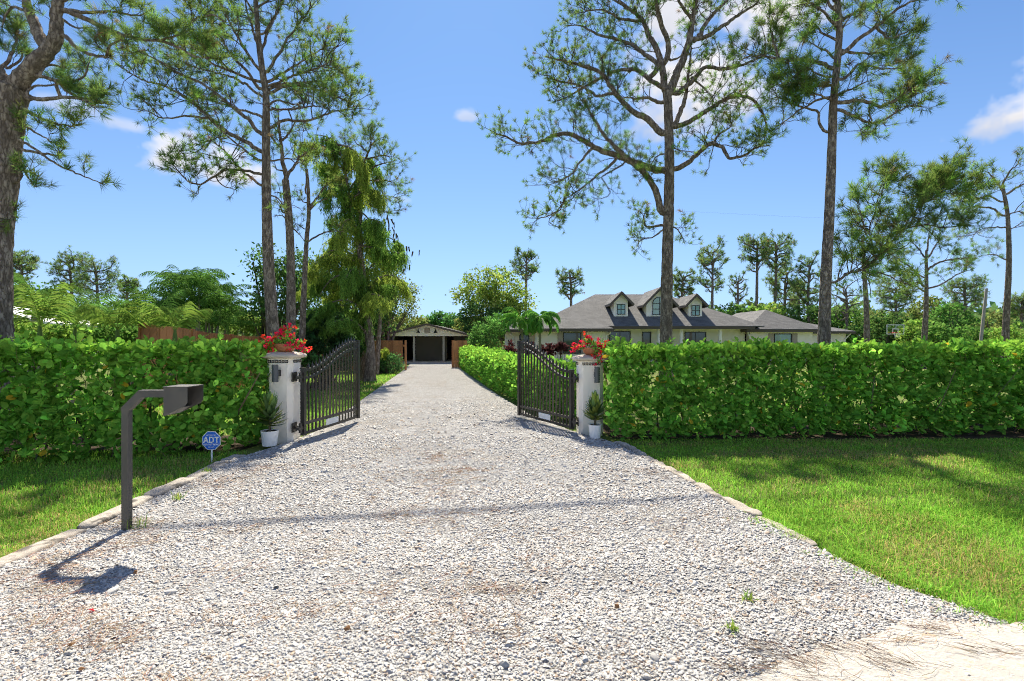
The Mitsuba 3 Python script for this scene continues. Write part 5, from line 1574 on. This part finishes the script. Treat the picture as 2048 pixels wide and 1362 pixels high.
# red leaved shrubs before the house
for px, y, s, lab in ((1018, 33.5, 15, 'dark purple leaved shrub below the octagonal window'), (1092, 33.0, 17, 'dark purple leaved shrub left of the big shuttered window'), (1122, 33.2, 12, 'dark red leaved shrub at the foot of the shuttered window'),
                      (1060, 33.0, 10, 'small purple leaved shrub between the two little palms')):
    leafy('cordyline_shrub', lab, foot(px, y), [blob(px, 696, y, s * .8, 9, .4), blob(px + 4, 704, y, s * .7, 8, .4)], .28, 200, (.07, .028, .032), 320 + px, 'shrub', lite=False)
# right: the wall of trees behind the house and the hoop
tl = [('broadleaf_tree', 'rounded green tree showing over the roof left of the slim pair of pines', 1460, 612, 56, 40, 22, MID, 1500), ('broadleaf_tree', 'pale green tree showing over the right roof ridge', 1530, 608, 60, 40, 20, BRIGHT, 1500),
      ('broadleaf_tree', 'dark green tree over the right roof, close to the second tall trunk', 1610, 622, 54, 46, 34, DARK, 2200), ('broadleaf_tree', 'green tree right behind the right end of the house', 1690, 628, 52, 44, 44, MID, 2600),
      ('broadleaf_tree', 'dense tree directly behind the basketball hoop', 1785, 640, 52, 44, 44, DARK, 3000), ('broadleaf_tree', 'sunlit bush just right of the basketball hoop', 1835, 650, 44, 30, 38, BRIGHT, 2600),
      ('broadleaf_tree', 'big dark feathery tree left of the leaning grey pole', 1905, 632, 46, 44, 56, (.1, .23, .05), 4200), ('broadleaf_tree', 'olive tree right of the leaning grey pole', 1985, 640, 50, 36, 40, OLIVE, 2600),
      ('broadleaf_tree', 'bright tree at the right edge of the picture, above the hedge', 2045, 655, 44, 34, 34, MID, 2200), ('broadleaf_tree', 'pale green tree between the thin dark trunk and the hoop', 1750, 636, 60, 44, 40, OLIVE, 2400),
      ('broadleaf_tree', 'hazy green tree behind the pale trunked pine', 1860, 610, 66, 50, 40, OLIVE, 2400)]
for i, (nm, lab, px, py, Y, rx, ry, c_, n) in enumerate(tl):
    leafy(nm, lab, foot(px, Y), [blob(px, py + 14, Y, rx * .85, ry * .72), blob(px - rx * .5, py + 8 + ry * .5, Y, rx * .6, ry * .5), blob(px + rx * .5, py + 8 + ry * .45, Y + 1, rx * .6, ry * .5)], .0062 * Y, int(n * .75), c_, 340 + i, trunk=.16, clump=.3)
for i, (px, py, Y, rx, ry, c_, lab) in enumerate(((1710, 668, 47, 30, 16, DARK, 'dark low bush under the right end of the roof'), (1795, 672, 47.5, 24, 18, (.05, .11, .035), 'dark bush under the basketball hoop'),
                                                (1870, 668, 42, 30, 16, MID, 'green bush low above the hedge, right of the hoop'), (1940, 672, 42, 34, 16, MID, 'bush at the foot of the leaning grey pole'),
                                                (2015, 672, 40, 34, 18, BRIGHT, 'sunlit bush low above the hedge at the right edge'))):
    leafy('shrub', lab, foot(px, Y), [blob(px, py, Y, rx, ry, 1.0)], .0062 * Y, 900, c_, 360 + i, 'shrub')
# left background
leafy('broadleaf_tree', 'green tree mass behind the palms at the far left', foot(90, 44), [blob(60, 600, 44, 50, 30), blob(120, 628, 44, 50, 26)], .28, 2600, MID, 371, trunk=.15)
leafy('broadleaf_tree', 'low dark trees beneath the far pines on the left', foot(215, 46), [blob(170, 640, 46, 50, 20), blob(245, 630, 46, 44, 26)], .28, 2600, DARK, 372, trunk=.15)
leafy('broadleaf_tree', 'green tree behind the tall palm clump', foot(330, 44), [blob(300, 640, 44, 44, 26), blob(400, 630, 45, 44, 30)], .28, 2600, DARK, 373, trunk=.15)
leafy('shrub', 'mixed green shrubs behind the left hedge, near the thick trunk', foot(90, 13), [blob(60, 668, 13, 40, 22), blob(120, 672, 13, 40, 18)], .14, 1800, BRIGHT, 374, 'shrub', lite=False)
leafy('shrub', 'mixed shrubs behind the left hedge, below the palms', foot(260, 14), [blob(210, 668, 14, 50, 20), blob(310, 668, 14.5, 50, 20)], .14, 2200, MID, 375, 'shrub', lite=False)
# the wood that closes the view in the gaps
r_ = np.random.default_rng(77)
wood = MB()
n = 26000
az = r_.uniform(-50, 50, n)
dd = r_.uniform(85, 118, n)
hh = (3.2 + 5.0 * meshkit.fbm(np.stack([az * .35, 0 * az, 0 * az], 1), 4, 5)) * np.where(az > 12, 1.1, 1.0) * np.where((az > -14) & (az < 0), .8, 1)
P_ = np.stack([np.sin(np.radians(az)) * dd, np.cos(np.radians(az)) * dd, GZ + hh * r_.random(n) ** .7], 1)
wood.stamp(CARD_V, CARD_F, frame_of(unit(r_.normal(size=(n, 3))), rng=r_) * r_.uniform(.6, 1.3, n)[:, None, None], P_, hsv_jit(r_, (.13, .22, .08), n, .3))
thing('distant_wood', 'far belt of low green woodland along the horizon', 'wood', kind='stuff')
put('distant_wood', wood, 'm_leaf')

# ---------------------------------------------------------------- the weeping tree
r_ = np.random.default_rng(55)
W = thing('weeping_tree', 'weeping tree with hanging yellow green foliage and a pale leaning trunk beside the drive', 'weeping tree')
YW = 20.5
tp = np.array([at(739, 752, YW), at(741, 720, YW), at(737, 660, YW), at(730, 600, YW), at(722, 520, YW), at(705, 430, YW), at(690, 340, YW), at(672, 280, YW)])
tp[0, 2] = GZ - .1
C = spline(tp, .15)
f = np.linspace(0, 1, len(C))
mb = MB()
bark_tube(mb, C, .19 * (1 - f) ** 1.1 + .02 + .07 * np.exp(-f * 22), r_, 20, .25)
part(W, 'trunk', mb, 'm_bark', True)
tp2 = np.array([at(752, 748, YW + .5), at(756, 700, YW + .5), at(760, 640, YW + .6), at(765, 570, YW + .8)])
C2 = spline(tp2, .15)
mb = MB()
bark_tube(mb, C2, np.linspace(.12, .05, len(C2)), r_, 14, .25)
part(W, 'trunk', mb, 'm_bark', True)
hang_p, hang_l, hang_c = [], [], []
limbs_w = [((700, 400), (680, 370), (650, 390), -.8), ((705, 425), (690, 390), (720, 400), .9), ((712, 450), (690, 425), (660, 440), .4), ((712, 455), (740, 440), (770, 465), -.9), ((716, 475), (700, 440), (680, 470), -1.0), ((718, 490), (690, 470), (645, 490), .9),
            ((700, 380), (720, 360), (745, 385), 1.0), ((720, 500), (740, 470), (770, 520), 1.2), ((696, 370), (670, 345), (655, 360), .5), ((690, 345), (640, 290), (600, 285), -.5), ((680, 310), (665, 280), (625, 270), .2), ((690, 340), (740, 320), (760, 350), .3), ((700, 400), (745, 380), (765, 400), -.4), ((690, 360), (700, 300), (735, 330), .8),
           ((676, 290), (700, 296), (730, 345), -.6), ((690, 380), (660, 330), (640, 330), .6), ((705, 420), (730, 430), (745, 460), .5), ((716, 480), (760, 470), (800, 490), .2), ((716, 490), (770, 500), (812, 510), -.5),
           ((720, 520), (670, 500), (640, 520), .4), ((722, 530), (660, 510), (620, 545), -.6), ((728, 580), (670, 540), (615, 580), .3), ((728, 590), (690, 550), (640, 590), -1.0), ((730, 590), (780, 550), (815, 580), .4),
           ((730, 600), (780, 570), (800, 595), -.3), ((733, 620), (690, 580), (650, 610), .8), ((733, 630), (690, 600), (625, 640), -.8), ((736, 650), (680, 610), (600, 640), .2), 
           ((733, 620), (760, 570), (790, 560), 1.2), ((728, 570), (745, 530), (785, 520), .9), ((737, 670), (700, 640), (660, 650), -1.4), ((738, 690), (700, 640), (640, 660), -.6),
           ((735, 640), (740, 590), (770, 600), -1.6), ((728, 580), (715, 540), (690, 560), -1.5), ((720, 520), (730, 480), (760, 500), 1.3), ((722, 540), (700, 500), (660, 500), 1.2), ((733, 610), (640, 560), (600, 590), 1.0)]
for a, b, c_, dy in limbs_w:
    q = np.array([at(*a, YW), at(*b, YW + dy * .6), at(*c_, YW + dy * 1.6)])
    q = spline(q, .12)
    mb = MB()
    bark_tube(mb, q, np.linspace(.045, .012, len(q)), r_, 7, .2)
    part(W, 'branch', mb, 'm_bark', True)
    k = int(len(q) * 6.0)
    npl = r_.integers(5, 9)                                             # plumes along the limb
    pc, pl = r_.random(npl) ** .7, r_.uniform(.35, 1.0, npl) * (.5 if c_[1] > 588 else 1.0)
    w = r_.integers(0, npl, k)
    i = np.clip(((pc[w] + r_.normal(size=k) * .06) * len(q)).astype(int), 0, len(q) - 1)
    hang_p.append(q[i] + r_.normal(size=(k, 3)) * [.10, .16, .05])
    hang_l.append(pl[w] * r_.uniform(.5, 1.1, k))
    hang_c.append(np.tile(np.where(r_.random() < .4, [.30, .40, .075], [.17, .31, .06]), (k, 1)))
HP, HL, HC = np.vstack(hang_p), np.concatenate(hang_l), np.vstack(hang_c)
HC = HC * np.exp(r_.normal(size=(len(HP), 1)) * .22)
fol, strings = MB(), MB()
k = len(HP)
sw = r_.normal(size=(k, 3)) * [.10, .10, 0]
S_ = np.stack([HP, HP + sw * .4 - [0, 0, .0] - np.outer(HL, [0, 0, .4]), HP + sw - np.outer(HL, [0, 0, 1])], 1)
strings.tubes(S_, np.tile([.006, .004, .002], (k, 1)), 3, np.clip(HC * .8, 0, 1), cap=False)
nl = 24
t = r_.random((k, nl))
Q = S_[:, 0][:, None] * ((1 - t) ** 2)[..., None] + 2 * (t * (1 - t))[..., None] * S_[:, 1][:, None] + (t ** 2)[..., None] * S_[:, 2][:, None]
D = unit(r_.normal(size=(k * nl, 3)) * [.45, .45, .25] + [0, 0, -.9])
fol.stamp(np.array([[-.075, 0, 0], [.075, 0, 0], [0, 1, .05]]), np.array([[0, 1, 2]]), frame_of(D, rng=r_) * (r_.uniform(.11, .23, k * nl))[:, None, None], Q.reshape(-1, 3) + r_.normal(size=(k * nl, 3)) * .02, np.repeat(HC, nl, axis=0))
part(W, 'hanging_foliage', fol, 'm_needle', kind='stuff')
part(W, 'hanging_twigs', strings, 'm_wood', kind='stuff')
# brown seed pods at its right rim
pods = MB()
pp = []
for px, py in ((770, 440), (776, 450), (760, 455), (783, 460), (800, 500), (812, 498), (822, 505), (815, 525), (806, 515), (790, 470), (772, 465), (778, 445)):
    pp.append(at(px, py, YW + r_.normal() * .3))
pp = np.repeat(np.array(pp), 4, 0) + r_.normal(size=(48, 3)) * .12
pods.stamp(np.array([[-.12, 0, 0], [.12, 0, 0], [.1, .7, .03], [-.1, .7, .03], [0, 1, 0]]), np.array([[0, 1, 2], [0, 2, 3], [3, 2, 4]]), frame_of(unit(r_.normal(size=(48, 3)) * .25 + [0, 0, -1]), rng=r_) * .26, pp, hsv_jit(r_, (.10, .075, .04), 48))
part(W, 'seed_pods', pods, 'm_wood', kind='stuff')

# ---------------------------------------------------------------- palms


def frond(mb, rm, b, az, el, L, n, leaf, w, col, r, arch=1.0, vee=.6):
    t = np.linspace(0, 1, n)
    o = np.array([math.cos(az), math.sin(az), 0])
    ang = el - arch * 1.5 * t ** 1.3
    st = np.stack([np.cos(ang)] * 3, 1) * o + np.sin(ang)[:, None] * [0, 0, 1]
    P = b + np.cumsum(st * (L / n), axis=0)
    rm.tubes(np.vstack([[b], P[::3], P[-1:]])[None], np.linspace(.018, .004, len(P[::3]) + 2)[None] * (L / 1.8), 4, [np.array(col) * [1.3, 1.2, 1.0]], cap=False)
    s = np.array([-o[1], o[0], 0])
    up = unit(np.cross(st, np.broadcast_to(s, st.shape)) * -1)
    prof = np.sin(np.pi * np.clip(t * .92 + .08, 0, 1)) ** .6
    for sg in (-1, 1):
        D = unit(s * sg * .85 + st * (.55 + .5 * t)[:, None] + up * vee + r.normal(size=(n, 3)) * .10)
        ll = leaf * prof * r.uniform(.85, 1.1, n)
        keep = t > .12
        D, ll, Pk = D[keep], ll[keep], P[keep]
        m_ = Pk + D * (ll * .5)[:, None]
        tip = Pk + D * (ll * .92)[:, None] - np.outer(ll, [0, 0, .30])
        wv = unit(st[keep]) * (w / 2)
        V = np.stack([Pk - wv * .6, Pk + wv * .6, m_ - wv, m_ + wv, tip], 1).reshape(-1, 3)
        F = (np.array([[0, 1, 3], [0, 3, 2], [2, 3, 4]])[None] + (np.arange(len(Pk)) * 5)[:, None, None]).reshape(-1, 3)
        mb.add(V, F, np.repeat(hsv_jit(r, col, len(Pk), .12, .06), 5, axis=0))


def palm(name, label, stems, fronds, L, leaf, w, color, seed, stem_r=.07, n=26, el=(20, 85), arch=1.0, group=None):
    """stems: [(foot, crown base)]."""
    r = np.random.default_rng(seed)
    key = thing(name, label, 'palm', group)
    for b, t in stems:
        b, t = np.asarray(b, float), np.asarray(t, float)
        q = spline(np.array([b - [0, 0, .1], (b + t) / 2 + [r.normal() * .06, r.normal() * .06, 0], t]), .25)
        part(key, 'stem', MB().tubes(q[None], np.linspace(stem_r * 1.2, stem_r * .8, len(q))[None], 10, [np.array([.20, .19, .13]) * r.uniform(.7, 1.2)]), 'm_wood', True)
        part(key, 'crownshaft', MB().tubes([[t, t + [0, 0, .25], t + [0, 0, .5]]], [[stem_r * 1.0, stem_r * 1.05, stem_r * .5]], 10, [[.10, .16, .04]]), 'm_wood', True)
        for i in range(fronds):
            mb, rm = MB(), MB()
            e = np.radians(r.uniform(*el))
            c_ = np.asarray(color) * r.uniform(.75, 1.3)
            frond(mb, rm, t + [0, 0, .42], i * 2.39996 + r.normal() * .25, e, L * r.uniform(.8, 1.15), n, leaf, w, c_, r, arch * r.uniform(.75, 1.2))
            fk = part(key, 'frond', mb, 'm_leaf')
            part(fk, 'rib', rm, 'm_wood')
    return key


# tall clump of feather palms, left
Y = 22.0
spots = [(322, 612), (338, 590), (352, 575), (368, 566), (382, 572), (398, 562), (412, 578), (425, 585), (440, 605), (452, 622), (360, 604), (395, 600), (418, 612), (342, 628), (378, 622), (432, 640), (308, 632), (300, 650), (330, 655), (410, 645), (455, 650), (370, 650)]
st = []
for i, (px, py) in enumerate(spots):
    YY = Y + [0, .8, -.7, 1.3, .3, -1][i % 6]
    st.append((foot(388 + (px - 388) * .72, YY), at(px, py + 34, YY)))
palm('palm_clump', 'tall dense clump of feather palms behind the left hedge', st, 11, 1.75, .44, .04, (.085, .19, .038), 401, .05, n=20, el=(58, 94), arch=1.5)
# nearer low palms just behind the left hedge
for i, (px, py, Y, nfr, L, lab) in enumerate(((80, 674, 11.0, 11, 1.15, 'low palm behind the hedge beside the thick old trunk'), (150, 672, 12.5, 11, 1.25, 'low palm with upright fronds, second from the thick trunk'), (235, 676, 11.5, 11, 1.1, 'low yellow green palm at the middle of the left hedge'),
                                          (300, 668, 12.5, 11, 1.3, 'arching palm left below the tall palm clump'), (350, 680, 11.5, 10, .85, 'small yellow palm at the start of the cedar fence'))):
    palm('low_palm', lab, [(foot(px, Y), at(px, py + 22, Y))], nfr, L, .46, .036, (.17, .28, .05) if i % 2 == 0 else (.11, .225, .045), 410 + i, .05, n=19, el=(42, 90), arch=.72)
palm('coconut_palm', 'larger palm with long drooping fronds right of the thick old trunk', [(foot(72, 19), at(72, 612, 19))], 14, 1.75, .55, .05, (.105, .22, .045), 420, .12, n=24, el=(-5, 80), arch=.85)
palm('coconut_palm', 'palm with feathery fronds in front of the far pines on the left', [(foot(150, 24), at(150, 640, 24))], 12, 1.9, .45, .05, (.10, .2, .05), 421, .1, n=22, el=(0, 75), arch=.9)
# two little palms in front of the house
palm('little_palm', 'left of two little palms in front of the house', [(foot(1041, 33), at(1040, 652, 33))], 15, 1.6, .50, .10, (.14, .33, .055), 430, .09, n=24, el=(-5, 82), arch=1.6)
palm('little_palm', 'right of two little palms in front of the house', [(foot(1079, 32), at(1079, 648, 32))], 16, 1.7, .50, .10, (.115, .29, .05), 431, .09, n=24, el=(-10, 82), arch=1.6)
palm('little_palm', 'dark palm standing behind the right wing of the house', [(foot(1672, 55), at(1672, 632, 55))], 11, 2.2, .5, .09, (.09, .19, .05), 432, .12, n=20, el=(5, 80), arch=1.2)

# ---------------------------------------------------------------- hoop, leaning pole, overhead cable
B = thing('basketball_hoop', 'basketball hoop with a clear backboard standing beyond the right hedge', 'basketball hoop')
YB = 44.0
a, b = at(1773, 649, YB), at(1808, 668.5, YB)
cx, w, z0, z1 = (a[0] + b[0]) / 2, (b[0] - a[0]) / 2, b[2], a[2]
part(B, 'backboard', MB().box([cx - w, YB - .01, z0], [cx + w, YB + .01, z1]), {'type': 'thindielectric'}, label='clear backboard')
m = MB()
for u0, u1, v0, v1 in ((-w, w, z1 - .05, z1), (-w, w, z0, z0 + .05), (-w, -w + .05, z0, z1), (w - .05, w, z0, z1)):
    m.box([cx + u0, YB - .03, v0], [cx + u1, YB - .011, v1])
iw, i0 = .26, z0 + .10
for u0, u1, v0, v1 in ((-iw, iw, i0 + .34, i0 + .40), (-iw, -iw + .06, i0, i0 + .34), (iw - .06, iw, i0, i0 + .34), (-iw + .06, iw - .06, i0, i0 + .05)):
    m.box([cx + u0, YB - .028, v0], [cx + u1, YB - .012, v1])
part(B, 'board_frame', m, 'm_white')
an = np.linspace(0, 2 * np.pi, 25)
rim = np.stack([cx - .12 + .24 * np.cos(an), YB - .36 + .24 * np.sin(an), np.full(25, z0 + .12)], 1)
part(B, 'rim', MB().tubes(rim[None], np.full((1, 25), .025), 6).box([cx - .3, YB - .12, z0 + .09], [cx + .06, YB - .03, z0 + .15]), 'm_red', True)
m = MB()
for i in range(12):
    p, q = rim[i * 2], rim[(i * 2 + 3) % 24]
    q = np.array([cx - .12, YB - .36, z0 - .26]) + (q - [cx - .12, YB - .36, z0 + .12]) * .62
    m.tubes([[p, (p + q) / 2 * 1, q]], [[.010, .010, .010]], 4)
part(B, 'net', m, 'm_white')
part(B, 'pole', MB().bar((cx, YB + .9, GZ), (cx, YB + .9, 1.9), .12, .12, side=[1, 0, 0]).bar((cx, YB + .9, 1.9), (cx, YB + .05, (z0 + z1) / 2), .08, .08, side=[1, 0, 0]), 'm_black')

p, q = at(1956, 690, 34), at(1973, 577, 34.5)
p[2] = GZ - .1
part(thing('leaning_pole', 'weathered grey pole leaning to the right among the trees', 'pole'), 'shaft', MB().tubes([[p, (p + q) / 2, q]], [[.10, .095, .085]], 10), 'm_greypole', True)
n = 40
t = np.linspace(-1, 1, n)
put(thing('overhead_cable', 'overhead cable high above the driveway whose shadow crosses the gravel', 'cable'),
    MB().tubes(np.stack([t * 26, 14.5 + t * 9.4, 11.9 + t * 6.25], 1)[None], np.full((1, n), .034), 8), 'm_black', True)
p, q = at(1190, 411, 60), at(2150, 449, 60)
put(thing('overhead_cable', 'thin far cable crossing the sky behind the right pines', 'cable'),
    MB().tubes((p + (q - p) * np.linspace(0, 1, n)[:, None] - np.outer(1 - t ** 2, [0, 0, .4]))[None], np.full((1, n), .006), 5), 'm_greypole', True)
